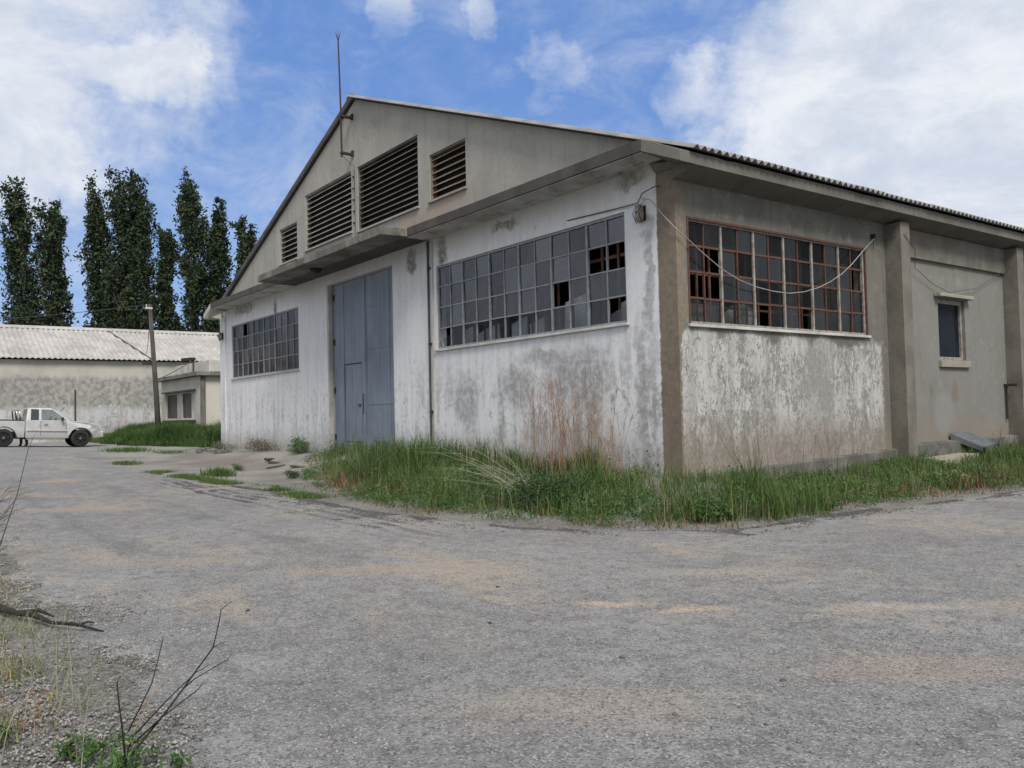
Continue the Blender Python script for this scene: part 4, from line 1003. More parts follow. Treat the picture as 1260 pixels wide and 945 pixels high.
for sy in (-1, 1):
    pillar((RBf-.06, sy*wb, zb-.01), (RTf-.02, sy*wt, zr-.02), .045, .04)
    pillar((RBr+.08, sy*wb, zb-.01), (RTr+.06, sy*wt, zr-.02), .09, .07)
    pillar((-.13, sy*wb, zb-.01), (-.13, sy*wt, zr-.02), .05, .05)
    # quarter glass and door glass
    q = sy*(wb-.02); qt = sy*(wt-.02)
    MB().add([(-.52, q, zb), (-.18, q, zb), (-.18, qt, zr-.03), (-.48, qt, zr-.03)], [(0, 1, 2, 3)]).build('quarter_glass', M_tint, TR)
    MB().add([(-.08, q, zb), (1.0, q, zb), (.38, qt, zr-.03), (-.08, qt, zr-.03)], [(0, 1, 2, 3)]).build('door_glass', M_carglass, TR)
    # mirror
    mm = MB().box((.70, min(sy*.86, sy*1.04), 1.20), (.80, max(sy*.86, sy*1.04), 1.36)); mm.build('mirror', M_plastic, TR, .02)
    MB().box((-.115, min(sy*.881, sy*.885), .48), (-.105, max(sy*.881, sy*.885), 1.19)).build('door_seam', M_plastic, TR)
    MB().box((.915, min(sy*.873, sy*.8845), .60), (.925, max(sy*.873, sy*.8845), 1.14)).build('door_seam', M_plastic, TR)
    MB().box((.02, min(sy*.865, sy*.905), 1.03), (.18, max(sy*.865, sy*.905), 1.06)).build('door_handle', M_chrome, TR, .006)
    MB().hexa([(2.02, sy*.60, .90), (2.40, sy*.56, .80), (2.36, sy*.80, .80), (1.98, sy*.85, .90)], [(2.0, sy*.60, 1.09), (2.36, sy*.56, 1.03), (2.28, sy*.80, 1.02), (1.95, sy*.85, 1.07)]).build('headlight', mat('headlight_lens'+str(sy), lambda g, p, tc, out: (g.put(p.inputs['Base Color'], (.30, .31, .32)), g.put(p.inputs['Roughness'], .25))), TR, .01)
MB().add([(RBf+.02, -wb+.03, zb-.01), (RBf+.02, wb-.03, zb-.01), (RTf+.02, wt-.04, zr-.02), (RTf+.02, -wt+.04, zr-.02)], [(0, 1, 2, 3)]).build('windscreen', M_carglass, TR)
MB().add([(RBr+.02, -wb+.1, zb), (RBr+.02, wb-.1, zb), (RTr+.02, wt-.08, zr-.03), (RTr+.02, -wt+.08, zr-.03)], [(0, 1, 2, 3)]).build('rear_glass', M_tint, TR)
MB().box((-.66, -.80, .99), (.95, .80, 1.17)).build('cab_interior', M_plastic, TR)
for sy in (-.38, .38):
    MB().hexa([(-.28, sy-.24, 1.1), (-.02, sy-.24, 1.1), (-.02, sy+.24, 1.1), (-.28, sy+.24, 1.1)], [(-.34, sy-.2, 1.42), (-.22, sy-.2, 1.42), (-.22, sy+.2, 1.42), (-.34, sy+.2, 1.42)]).box((-.34, sy-.12, 1.42), (-.26, sy+.12, 1.58)).build('seat', M_plastic, TR, .02)
mb = MB(); mb.tube([(.42+.06*math.sin(t), .38+.17*math.cos(t), 1.24+.16*math.sin(t)) for t in np.linspace(0, 2*math.pi, 16)], .015, 6); mb.build('steering_wheel', M_plastic, TR)
MB().box((2.40, -.80, .46), (2.53, .80, .74)).build('bumper', M_paint, TR, .03)
MB().box((2.43, -.50, .78), (2.475, .50, .95)).build('grille', M_plastic, TR, .01)
MB().box((-2.80, -.80, .45), (-2.69, .80, .60)).build('bumper', M_chrome, TR, .02)
for k in (.0, .13): MB().tube([(-.90-k, -.78, 1.2), (-.95-k, -.74, 1.55), (-.97-k, -.62, 1.64), (-.97-k, .62, 1.64), (-.95-k, .74, 1.55), (-.90-k, .78, 1.2)], .032, 8).build('roll_bar', M_chrome, TR, smooth=True)
def wheel(x, sy):
    e = empty('wheel', (x, sy*.77, .40)); e.parent = TR
    s = sy
    prof_ = [(.25, -.10), (.36, -.115), (.39, -.09), (.40, 0), (.39, .09), (.36, .115), (.25, .10)]
    mb = MB(); n = 28
    vs = [(r_*math.cos(t), y_*1.0, r_*math.sin(t)) for r_, y_ in prof_ for t in [2*math.pi*k/n for k in range(n)]]
    fs = [(i*n+k, i*n+(k+1) % n, (i+1)*n+(k+1) % n, (i+1)*n+k) for i in range(len(prof_)-1) for k in range(n)]
    mb.add(vs, fs).build('tyre', M_tyre, e, smooth=True)
    rm = MB(); rm.cyl((0, -s*.02, 0), (0, s*.03, 0), .245, 28); rm.build('rim_disc', M_rim, e)
    sp = MB()
    for k in range(6):
        t = k*math.pi/3; a = Vector((math.cos(t), 0, math.sin(t))); b = Vector((-math.sin(t), 0, math.cos(t)))
        sp.hexa([tuple(a*.04-b*.03+Vector((0, s*.03, 0))), tuple(a*.245-b*.022+Vector((0, s*.03, 0))), tuple(a*.245+b*.022+Vector((0, s*.03, 0))), tuple(a*.04+b*.03+Vector((0, s*.03, 0)))],
                [tuple(a*.04-b*.03+Vector((0, s*.085, 0))), tuple(a*.245-b*.022+Vector((0, s*.075, 0))), tuple(a*.245+b*.022+Vector((0, s*.075, 0))), tuple(a*.04+b*.03+Vector((0, s*.085, 0)))])
    sp.build('spokes', M_rim, e)
    MB().cyl((0, s*.03, 0), (0, s*.095, 0), .045, 12).build('hub', M_chrome, e)
for x in (-WBH, WBH):
    for sy in (-1, 1): wheel(x, sy)

# ------------------------------------------------------------------ person behind the cab (skin-modifier body)
def skin(name, joints, edges, m, parent=None, lv=2, root=0):
    me = bpy.data.meshes.new(name); me.from_pydata([j[:3] for j in joints], edges, []); o = bpy.data.objects.new(name, me); COL.objects.link(o)
    o.modifiers.new('skin', 'SKIN'); sd = o.modifiers.new('sub', 'SUBSURF'); sd.levels = lv; sd.render_levels = lv
    for v, j in zip(me.skin_vertices[0].data, joints): v.radius = (j[3], j[4] if len(j) > 4 else j[3])
    me.skin_vertices[0].data[root].use_root = True
    me.materials.append(m)
    if parent: o.parent = parent
    return o
PX, PY = -36.55, -5.05; PZ = H(PX, PY)
pe = empty('person', (PX, PY, PZ), R(-70), label='person in dark trousers and boots standing behind the pickup cab', cat='person')
M_skin = simple('skin', (.42, .26, .19), (.38, .23, .17), 6, .6); M_trouser = simple('dark_trousers', (.03, .032, .04), (.022, .024, .03), 9); M_jacket = simple('dark_jacket', (.05, .055, .06), (.035, .04, .045), 7)
J = [(0, 0, .88, .13, .10), (0, 0, 1.05, .12, .10), (0, 0, 1.30, .15, .105), (0, 0, 1.40, .055), (0, .01, 1.46, .05), (0, .015, 1.53, .078, .09), (0, .01, 1.62, .07, .08),
     (-.17, 0, 1.34, .055), (-.22, .02, 1.08, .043), (-.22, -.08, .86, .033), (-.22, -.10, .79, .036, .02),
     (.17, 0, 1.34, .055), (.22, .02, 1.08, .043), (.22, -.08, .86, .033), (.22, -.10, .79, .036, .02),
     (-.09, 0, .80, .09), (-.11, -.02, .46, .062), (-.13, .02, .10, .045), (.09, 0, .80, .09), (.11, -.02, .46, .062), (.14, .02, .10, .045)]
ED = [(0, 1), (1, 2), (2, 3), (3, 4), (4, 5), (5, 6), (2, 7), (7, 8), (8, 9), (9, 10), (2, 11), (11, 12), (12, 13), (13, 14), (0, 15), (15, 16), (16, 17), (0, 18), (18, 19), (19, 20)]
skin('body', J, ED, M_skin, pe)
skin('jacket', [(0, 0, .86, .155, .125), (0, 0, 1.05, .14, .12), (0, 0, 1.29, .165, .12), (0, 0, 1.37, .08), (-.17, 0, 1.33, .07), (-.22, .02, 1.08, .058), (-.22, -.07, .89, .046), (.17, 0, 1.33, .07), (.22, .02, 1.08, .058), (.22, -.07, .89, .046)],
     [(0, 1), (1, 2), (2, 3), (2, 4), (4, 5), (5, 6), (2, 7), (7, 8), (8, 9)], M_jacket, pe)
skin('trousers', [(0, 0, .90, .14, .115), (-.09, 0, .80, .105), (-.11, -.02, .46, .08), (-.13, .02, .12, .066), (.09, 0, .80, .105), (.11, -.02, .46, .08), (.14, .02, .12, .066)], [(0, 1), (1, 2), (2, 3), (0, 4), (4, 5), (5, 6)], M_trouser, pe)
skin('hair', [(0, .03, 1.60, .075, .085), (0, .035, 1.66, .055, .065)], [(0, 1)], M_black, pe)
for sx in (-.13, .14):
    skin('boot', [(sx, .03, .16, .062), (sx, .03, .06, .058), (sx, -.10, .045, .052, .045), (sx, -.17, .04, .042, .035)], [(0, 1), (1, 2), (2, 3)], M_black, pe, root=1)
    for k in range(5):   # fingers, curled a little
        s = -1 if sx < 0 else 1; fx = s*(.22+(.0)); fy = -.075-.013*k
        skin('finger', [(fx, fy-.01, .80, .009), (fx-s*.004, fy-.012, .755-.003*abs(k-2), .008), (fx-s*.018, fy-.014, .725+.008*abs(k-2), .007)], [(0, 1), (1, 2)], M_skin, pe, lv=1)

# ------------------------------------------------------------------ foliage helpers
def rand_unit(n):
    v = rng.normal(size=(n, 3)); return v/np.linalg.norm(v, axis=1, keepdims=True)
def leafcards(C, size, asp=.6, up=0.0):
    """rhombic leaves at centres C"""
    n = len(C); a = rand_unit(n); a[:, 2] += up; a /= np.linalg.norm(a, axis=1, keepdims=True)
    b = np.cross(a, rand_unit(n)); b /= np.linalg.norm(b, axis=1, keepdims=True)
    s = np.asarray(size).reshape(-1, 1)*np.ones((n, 1))
    V = np.stack([C-a*s, C+b*s*asp*.5-a*s*.1, C+a*s, C-b*s*asp*.5-a*s*.1], 1).reshape(-1, 3)
    F = np.arange(4*n).reshape(n, 4); return V, F
def blades(P, h, w, lean, curl=.5):
    """grass blades: 2 quads-ish as one 5-point strip -> quad + quad(tip degenerate)"""
    n = len(P); t = rng.uniform(0, 2*math.pi, n); d = np.stack([np.cos(t), np.sin(t), np.zeros(n)], 1)
    t2 = t+rng.uniform(.8, 2.3, n); s = np.stack([np.cos(t2), np.sin(t2), np.zeros(n)], 1)
    h = h[:, None]; w = w[:, None]; lean = lean[:, None]
    up = np.array([0, 0, 1.])
    m = P+up*h*.55+d*lean*h*.35; tip = P+up*h*(1-.25*lean)+d*lean*h*(1.0)
    V = np.stack([P-s*w, P+s*w, m+s*w*.75, m-s*w*.75, tip+s*w*.12, tip-s*w*.12], 1).reshape(-1, 3)
    k = np.arange(n)*6
    F = np.stack([np.stack([k, k+1, k+2, k+3], 1), np.stack([k+3, k+2, k+4, k+5], 1)], 1).reshape(-1, 4)
    return V, F
def grass(name, P, h, w, lean, m, label=None, tint=None, kind='stuff', cat='grass', parent=None):
    V, F = blades(P, h, w, lean); tt = rng.random(len(P)) if tint is None else tint
    o = npmesh(name, V, F, m, parent, np.repeat(tt, 2)); return o

# grass strip round the warehouse corner
GX = [-13.6, -12.0, -10, -7.7, -5, -2.4, .8, 2.0, 2.7]
GY = [-.9, -1.6, -2.5, -3.3, -3.85, -4.3, -3.85, -3.1, -2.4]
def strip(n):
    x = rng.uniform(-13, 4, n); y = rng.uniform(-4.8, 16, n)
    j = (vnoise(x, y, .6, 9)-.5)*.6
    infront = (y < 0) & (y > np.interp(x, GX, GY)+j) & (x < 2.7)
    inside = (y >= 0) & (x > .02) & (x < np.interp(y, SY, SX)-.1+j)
    ok = (infront | inside) & ~((x < .13) & (y > -.0)) & ~((x > .24) & (x < .75) & (y > 6.9) & (y < 8.7))
    x, y = x[ok], y[ok]
    e = np.where(y < 0, y-np.interp(x, GX, GY), np.interp(y, SY, SX)-x)      # distance in from the outer edge
    return x, y, e
x, y, e = strip(330000)
dens = vnoise(x, y, .8, 21)*.55+vnoise(x, y, .25, 22)*.45
dens2 = vnoise(x, y, .38, 23); keep = rng.random(len(x)) < np.clip(.05+2.2*(dens*.55+dens2*.45-.34), .015, 1)*np.clip(e/.9+.04, 0, 1)*.95
x, y, e, dens = x[keep], y[keep], e[keep], dens[keep]
P = np.stack([x, y, hgt(x, y)-.02], 1)
dens = dens*.6+dens2[keep]*.4
h = (.06+.70*sm(e/1.8)*(.12+1.25*dens**1.3)*(.35+1.15*vnoise(x, y, .9, 31)))*rng.uniform(.55, 1.25, len(x))
h *= 1-.35*np.exp(-((x+1.7)**2/1.2+(y+1.0)**2/.8)); h *= np.where((x > -1.0) & (x < 1.2) & (y < .3), .72, 1)*np.where((y > .4) & (x < 1.9), .50, 1)
tint = np.clip(-.15+.75*vnoise(x, y, .7, 41)+.45*vnoise(x, y, .28, 42)+rng.uniform(-.3, .4, len(x)), 0, 1)
dry = rng.random(len(x)) < np.clip(1.15-.62*e, .18, .92)*(.5+vnoise(x, y, .9, 51))
o = grass('grass', P[~dry], h[~dry], rng.uniform(.003, .011, (~dry).sum()), rng.uniform(.05, .7, (~dry).sum()), M_grass, tint=tint[~dry]); tag(o, 'unkempt green grass around the warehouse corner', 'grass', kind='stuff')
o = grass('dry_grass', P[dry], h[dry]*rng.uniform(.5, .95, dry.sum()), rng.uniform(.003, .007, dry.sum()), rng.uniform(.1, 1.1, dry.sum()), M_brownweed); tag(o, 'brown withered grass along the edge of the green strip', 'grass', kind='stuff')
# taller seed stems
n = 2600; x, y, e = strip(60000); k = rng.random(len(x)) < .09; x, y, e = x[k], y[k], e[k]; k = e > .5; x, y = x[k], y[k]
P = np.stack([x, y, hgt(x, y)], 1)
o = grass('seed_grass', P, rng.uniform(.30, .62, len(x)), np.full(len(x), .0028), rng.uniform(.05, .5, len(x)), M_drygrass); tag(o, 'thin straw coloured seed stems standing above the grass', 'grass', kind='stuff')

# broad leaved weeds through the strip: ground cover
x, y, e = strip(26000); k = (vnoise(x, y, .7, 61) > .48) & (e > .15); x, y, e = x[k], y[k], e[k]
x, y, e = x[:4200], y[:4200], e[:4200]
C = []
for xx, yy, ee in zip(x, y, e):
    tall = .10+.42*min(ee, 1)*rng.random()**1.5*(.55 if (yy > .4 and xx < 1.9) else 1); m = int(8+tall*34); zz = rng.uniform(.02, tall, m); C.append(np.stack([xx+rng.normal(0, .05, m), yy+rng.normal(0, .05, m), H(xx, yy)+zz], 1))
C = np.concatenate(C); V, F = leafcards(C, rng.uniform(.014, .036, len(C)), .6, .3)
tag(npmesh('weeds', V, F, M_weed, tint=rng.random(len(F))), 'broad leaved green weeds scattered through the grass strip', 'weeds', kind='stuff')

# distinct bushes in the strip
def leafy_bush(name, loc, rad, n, lsize, m, label, cat='bush', stems=14, sm_=M_redtwig, group=None, squash=1.0):
    x, y = loc; z = H(x, y); e_ = empty(name, (x, y, z), label=label, cat=cat, group=group)
    nb = max(10, n//90); cc = rand_unit(nb)*rng.uniform(.35, 1, (nb, 1)); cc[:, 2] = np.abs(cc[:, 2]); cc *= np.array(rad)*.82
    idx = rng.integers(0, nb, n); C = cc[idx]+rng.normal(0, 1, (n, 3))*np.array(rad)*.15; C[:, 2] = np.abs(C[:, 2])+.02
    V, F = leafcards(C, rng.uniform(lsize*.6, lsize*1.2, n), .65, .2)
    npmesh('foliage', V, F, m, e_, rng.random(n))
    mb = MB()
    for k in range(stems):
        t = cc[rng.integers(0, nb)]; mb.tube([(t[0]*.1, t[1]*.1, 0), (t[0]*.55, t[1]*.55, t[2]*.6), tuple(t)], [.008, .006, .003], 5)
    mb.build('stems', sm_, e_); return e_
leafy_bush('bramble_bush', (-.55, -2.3), (.95, .7, .62), 7500, .036, M_darkweed, 'dense dark green bramble bush in the grass left of the corner')
leafy_bush('leafy_weed', (-3.9, -1.4), (.42, .35, .62), 1500, .030, M_weed, 'tall leafy green weed against the white wall left of the dry stalks', 'weed')
leafy_bush('leafy_weed', (-8.7, -.9), (.7, .4, .62), 1900, .030, M_weed, 'bushy green weed in front of the right gate leaf', 'weed')
leafy_bush('leafy_weed', (-10.1, -.7), (.5, .35, .45), 900, .03, M_weed, 'lower green weed at the middle of the gate foot', 'weed')
leafy_bush('leafy_weed', (2.05, -1.75), (.38, .34, .30), 1100, .040, M_weed, 'large leaved dock like weed nearest the road at the corner', 'weed')
leafy_bush('leafy_weed', (2.25, .35), (.32, .3, .28), 800, .038, M_weed, 'broad leaved weed right of the corner at the road edge', 'weed')
leafy_bush('leafy_weed', (2.2, 4.6), (.4, .4, .34), 900, .045, mat('pale_dock_leaves', m_leaf((.14, .20, .08), (.26, .33, .17), .2)), 'pale green large leaved weed in the grass before the metal sheet', 'weed')
leafy_bush('leafy_weed', (-14.6, -.45), (1.0, .35, .55), 1900, .03, M_weed, 'green weed clump left of the gate under the far window wall', 'weed')
leafy_bush('dry_weed', (-18.2, -.35), (1.9, .3, .55), 2600, .028, mat('grey_dry_leaves', m_leaf((.10, .095, .065), (.17, .15, .10), .1)), 'greyish dry weeds along the foot of the far left front wall', 'weed')
leafy_bush('dry_weed', (-21.8, -.35), (1.3, .3, .4), 1500, .028, bpy.data.materials['grey_dry_leaves'], 'sparse grey weeds at the far left corner of the front', 'weed')
leafy_bush('leafy_weed', (-9.9, -2.6), (.45, .3, .2), 900, .022, M_darkweed, 'low dark cushion weed at the left end of the grass strip', 'weed')
leafy_bush('leafy_weed', (-13.6, -2.6), (.5, .22, .22), 600, .022, M_weed, 'small tuft growing from the apron edge in front of the gate', 'weed')
leafy_bush('leafy_weed', (2.0, 9.0), (.8, .9, .55), 2200, .035, M_darkweed, 'dark green weeds around the tilted metal sheet', 'weed')
leafy_bush('leafy_weed', (1.3, 2.2), (.3, .9, .26), 900, .03, M_weed, 'green weeds leaning on the plinth under the side window', 'weed')

# dry stalks standing against the white wall
def stalks(name, loc, n, hmin, hmax, spread, m, label, cat='dry plant', r=.004, tilt=.12, twigs=2):
    x, y = loc; e_ = empty(name, (x, y, H(x, y)), label=label, cat=cat); mb = MB()
    for k in range(n):
        bx, by = rng.normal(0, spread[0]), rng.normal(0, spread[1]); h_ = rng.uniform(hmin, hmax); tx, ty = rng.normal(0, tilt, 2)
        pts = [(bx, by, -.02), (bx+tx*h_*.4, by+ty*h_*.4, h_*.5), (bx+tx*h_, by+ty*h_*.8, h_)]
        mb.tube(pts, [r, r*.8, r*.35], 4)
        for q in range(twigs):
            f = rng.uniform(.4, .9); p = Vector(pts[1]).lerp(Vector(pts[2]), (f-.4)/.6); d = Vector((rng.normal(0, .5), rng.normal(0, .4), rng.uniform(.5, 1))).normalized()*h_*rng.uniform(.12, .28)
            mb.tube([tuple(p), tuple(p+d)], [r*.5, r*.25], 3)
    mb.build('stems', m, e_); return e_
stalks('dry_stalks', (-2.25, -.60), 56, .8, 2.0, (.5, .14), M_stalk, 'tall reddish dry stalks against the white wall left of the corner', r=.006, tilt=.17, twigs=5)
stalks('dry_stalks', (-1.25, -.60), 22, .6, 1.30, (.25, .12), M_stalk, 'dry stalks between the bramble bush and the brown corner strip', r=.005, tilt=.17, twigs=5)
stalks('dry_stalks', (-4.9, -.5), 26, .4, .8, (.9, .15), M_palestalk, 'short pale stalks under the left part of the large front window', r=.004)
stalks('dry_stalks', (.45, 1.3), 14, .6, 1.25, (.12, .7), M_redtwig, 'thin red brown twigs in front of the flaking side wall', r=.004, tilt=.16)
stalks('dry_stalks', (.45, 3.6), 10, .5, 1.0, (.12, .6), M_redtwig, 'thin twigs above the plinth under the right half of the side window', r=.004, tilt=.16)
stalks('dry_stalks', (.5, 11.2), 30, .3, .75, (.25, .5), M_redtwig, 'brown dead stems at the foot of the third pilaster', r=.005, tilt=.25)
stalks('dry_stalks', (-9.0, -1.2), 24, .4, .9, (.7, .3), M_palestalk, 'pale thin stalks in the weeds before the gate', r=.003)
stalks('dry_stalks', (-18.5, -.4), 40, .4, .85, (2.2, .15), M_palestalk, 'grey stalks along the wall under the far window', r=.004)
# pale fan of fallen stems
e_ = empty('fallen_stalks', (-.9, -2.4, H(-.9, -2.4)), label='pale dead stems fanning out leftward over the grass by the bramble bush', cat='dry plant'); mb = MB()
for k in range(28):
    a = rng.uniform(-.05, .62); L_ = rng.uniform(1.0, 2.5); q = rng.uniform(-.25, .55); dx, dy = -math.cos(q), -math.sin(q)
    p0 = (rng.normal(0, .18), rng.normal(0, .12), rng.uniform(.05, .3)); zz = math.sin(a)*L_*.75; w1, w2 = rng.normal(0, .06, 2)
    mb.tube([p0, (p0[0]+dx*L_*.4+w1, p0[1]+dy*L_*.4, p0[2]+zz*.62), (p0[0]+dx*L_*.75, p0[1]+dy*L_*.75+w2, p0[2]+zz*.95), (p0[0]+dx*L_, p0[1]+dy*L_, p0[2]+zz*.92)], [.0028, .0024, .0018, .0008], 4)
    c_ = Vector((p0[0]+dx*L_*.55, p0[1]+dy*L_*.55, p0[2]+zz*.8)); mb.tube([tuple(c_), tuple(c_+Vector((dx*.35, dy*.3+rng.normal(0, .2), rng.normal(.05, .15)))*L_*.5)], [.002, .001], 3)
mb.build('stems', M_palestalk, e_)

# hedge of tall grass before the annex
n = 60000; x = rng.uniform(-39, -26.5, n); y = rng.uniform(-2.6, 2.5, n)
lo = np.interp(x, [-39, -36, -33.5, -30, -27], [-1.2, -1.3, -1.2, .0, 1.3]); ok = y > lo+(vnoise(x, y, .8, 3)-.5)*.5
ok &= x < -26.6
x, y = x[ok], y[ok]; hh = (.25+.75*sm((y-lo[ok])/1.0)*(.6+.6*vnoise(x, y, 1.2, 8)))*rng.uniform(.6, 1.15, len(x))*1.05
o = grass('tall_grass', np.stack([x, y, hgt(x, y)-.02], 1), hh, rng.uniform(.012, .026, len(x)), rng.uniform(.05, .6, len(x)), M_grass, tint=np.clip(vnoise(x, y, 1.1, 4)*.7+rng.uniform(-.2, .2, len(x)), 0, 1))
tag(o, 'rank green grass in front of the cream annex', 'grass', kind='stuff')
n = 9000; x = rng.uniform(-49, -38, n); y = rng.uniform(-1, 4, n); o = grass('tall_grass', np.stack([x, y, hgt(x, y)], 1), rng.uniform(.2, .6, n), rng.uniform(.012, .03, n), rng.uniform(.1, .6, n), M_grass); tag(o, 'rough grass along the foot of the shed wall beyond the pickup', 'grass', kind='stuff')
leafy_bush('shrub', (-30.6, 1.3), (1.0, .6, .95), 3200, .06, M_darkweed, 'dark low shrub in the grass beside the far left corner of the warehouse')
leafy_bush('shrub', (-36.8, -.2), (1.3, .6, 1.0), 3600, .06, M_darkweed, 'dark rounded shrub in the grass left of the utility pole foot')

# tufts on the apron and along its edge
def tuft(x, y, r, n, h0, h1, m, label, group=None):
    P = np.stack([x+rng.normal(0, r, n), y+rng.normal(0, r*.5, n), np.zeros(n)], 1); P[:, 2] = hgt(P[:, 0], P[:, 1])-.01
    c = np.array([x, y, H(x, y)]); o = grass('grass_tuft', P-c, rng.uniform(h0, h1, n), rng.uniform(.005, .012, n), rng.uniform(.1, .8, n), m)
    o.location = c; tag(o, label, 'grass tuft', group)
tuft(-27.4, -2.5, .7, 900, .08, .22, M_grass, 'bright green tuft on the pale concrete nearest the pickup')
tuft(-24.5, -1.6, .5, 350, .05, .14, M_grass, 'thin flat tuft on the concrete right of the bright green one')
tuft(-18.8, -4.35, .35, 450, .05, .16, M_grass, 'small tuft at the road edge left of the apron')
tuft(-12.2, -3.6, .30, 700, .08, .26, M_grass, 'upright tuft at the end of the broken apron edge')
# moss and weeds along the kerb line between apron and road
n = 15000; x = rng.uniform(-15.5, -5, n); y = np.interp(x, FX, FY)+rng.normal(0, .16, n)+.10; k = vnoise(x, y, .6, 77) > .42; x, y = x[k], y[k]
o = grass('verge_grass', np.stack([x, y, hgt(x, y)-.005], 1), rng.uniform(.02, .09, len(x)), rng.uniform(.003, .007, len(x)), rng.uniform(.2, 1.2, len(x)), M_grass, tint=rng.uniform(.3, 1, len(x))); tag(o, 'short mossy grass along the broken edge of the road', 'grass', kind='stuff')

# rubble blocks along the apron / at the far corner
def rock(name, x, y, s, m, label, group, z=None):
    bm = bmesh.new(); bmesh.ops.create_cube(bm, size=1); bmesh.ops.subdivide_edges(bm, edges=bm.edges, cuts=2, use_grid_fill=True)
    for v in bm.verts: v.co = Vector((v.co.x*s[0], v.co.y*s[1], v.co.z*s[2]))*(1+random.uniform(-.14, .14))
    me = bpy.data.meshes.new(name); bm.to_mesh(me); bm.free(); me.materials.append(m); o = bpy.data.objects.new(name, me); COL.objects.link(o)
    o.location = (x, y, (H(x, y) if z is None else z)+s[2]*.3); o.rotation_euler = (random.uniform(-.2, .2), random.uniform(-.2, .2), random.uniform(0, 3)); tag(o, label, 'rubble' if group.startswith(('rubble', 'broken')) else 'stone', group); return o
for k in range(16):
    rock('rubble', -22.6+random.uniform(-.9, 2.6), -.75+random.uniform(-.4, .35), (random.uniform(.1, .3), random.uniform(.08, .2), random.uniform(.05, .14)), M_plinth, 'one of the loose grey rubble lumps at the far left corner of the front', 'rubble at the far front corner')
for k, (x, y) in enumerate([(-14.2, -1.4), (-13.3, -1.7), (-12.2, -1.5), (-15.0, -1.2)]):
    rock('rubble', x, y, (.5, .12, .05), M_ledge, 'one of the flat dark slabs broken out of the apron before the gate', 'broken slabs before the gate')

# gravel on the road, nearest the camera
def pebbles(name, x, y, s, m, label):
    n = len(x); oct_ = np.array([[1, 0, 0], [0, 1, 0], [-1, 0, 0], [0, -1, 0], [0, 0, .7], [0, 0, -.5]], float)
    t = rng.uniform(0, 6.28, n); c, q = np.cos(t), np.sin(t)
    v = oct_[None]*(1+rng.uniform(-.35, .35, (n, 6, 1)))*s[:, None, None]*np.array([1.2, .85, .8])
    vx = v[..., 0]*c[:, None]-v[..., 1]*q[:, None]; vy = v[..., 0]*q[:, None]+v[..., 1]*c[:, None]
    V = np.stack([vx+x[:, None], vy+y[:, None], v[..., 2]+(hgt(x, y)+s*.25)[:, None]], -1).reshape(-1, 3)
    f = np.array([[0, 1, 4], [1, 2, 4], [2, 3, 4], [3, 0, 4], [1, 0, 5], [2, 1, 5], [3, 2, 5], [0, 3, 5]])
    F = (f[None]+(np.arange(n)*6)[:, None, None]).reshape(-1, 3)
    tag(npmesh(name, V, F, m), label, 'gravel', kind='stuff')
n = 150000; d = rng.uniform(1.5, 12, n)**1.0; t = rng.uniform(-.62, .62, n); lat = t*d
x = 9.39-.80*d*1.0+.597*lat; y = -10.42+.597*d+.80*lat
k = (vnoise(x, y, .8, 91)*.7+vnoise(x, y, .2, 92)*.5 > .50) & (dist_b(x, y) > 2.8); x, y = x[k], y[k]
pebbles('gravel', x, y, rng.uniform(.0018, .0055, len(x))*rng.choice([1, 1, 1, 1, 1, 2.0], len(x)), M_stone, 'loose grey chippings strewn over the worn road')
n = 900; d = rng.uniform(1.8, 9, n); lat = rng.uniform(-.62, .62, n)*d; x = 9.39-.80*d+.597*lat; y = -10.42+.597*d+.80*lat; k = (dist_b(x, y) > 3.2); x, y = x[k], y[k]
pebbles('scattered_stones', x, y, rng.uniform(.006, .014, len(x)), M_stone, 'single larger stones scattered over the near road')
# coarse stones at the left verge
n = 60000; x = rng.uniform(-14, 6, n)**1.0; y = -9.55+rng.normal(0, .55, n)-np.where(x > 4, .25, 0); k = vnoise(x, y, .5, 95) > .3; x, y = x[k], y[k]
pebbles('coarse_gravel', x, y, rng.uniform(.004, .013, len(x)), M_stone, 'coarse stones along the left verge of the road')
# dark crumbs of broken asphalt along the strip edge
n = 9000; x = rng.uniform(-9, 3.3, n); y = np.interp(x, FX, FY)-np.abs(rng.normal(0, .22, n)); k = vnoise(x*1.0, y*3, .5, 97) > .52; x, y = x[k], y[k]
y2 = rng.uniform(-2.5, 9, 6000); x2 = np.interp(y2, SY, SX)+np.abs(rng.normal(0, .2, 6000)); k = vnoise(x2*3, y2, .5, 98) > .50
x3 = rng.uniform(-11, -.5, 9000); y3 = rng.choice([-4.80, -5.02, -5.30], 9000)+rng.normal(0, .035, 9000)+(vnoise(x3, x3*0, 1.1, 7)-.5)*.25; k3 = vnoise(x3, y3*.3, .45, 11) > .5; x = np.r_[x, x3[k3]]; y = np.r_[y, y3[k3]]
pebbles('asphalt_crumbs', np.r_[x, x2[k]], np.r_[y, y2[k]], rng.uniform(.006, .02, len(x)+k.sum()), M_darkstone, 'dark crumbs of broken asphalt along the grass edge')
for k, (x, y) in enumerate([(4.55, -7.05), (5.75, -6.95), (3.6, -6.3), (3.0, -8.2), (6.6, -6.6)]):
    rock('loose_stone', x, y, (.03, .022, .02), M_darkstone, ['dark stone lying left of centre in the foreground road', 'dark stone in the middle of the foreground asphalt', 'small dark stone farther back near the middle of the road', 'dark stone on the road above the bare branches', 'small dark stone on the right part of the foreground road'][k], 'dark stones on the road')

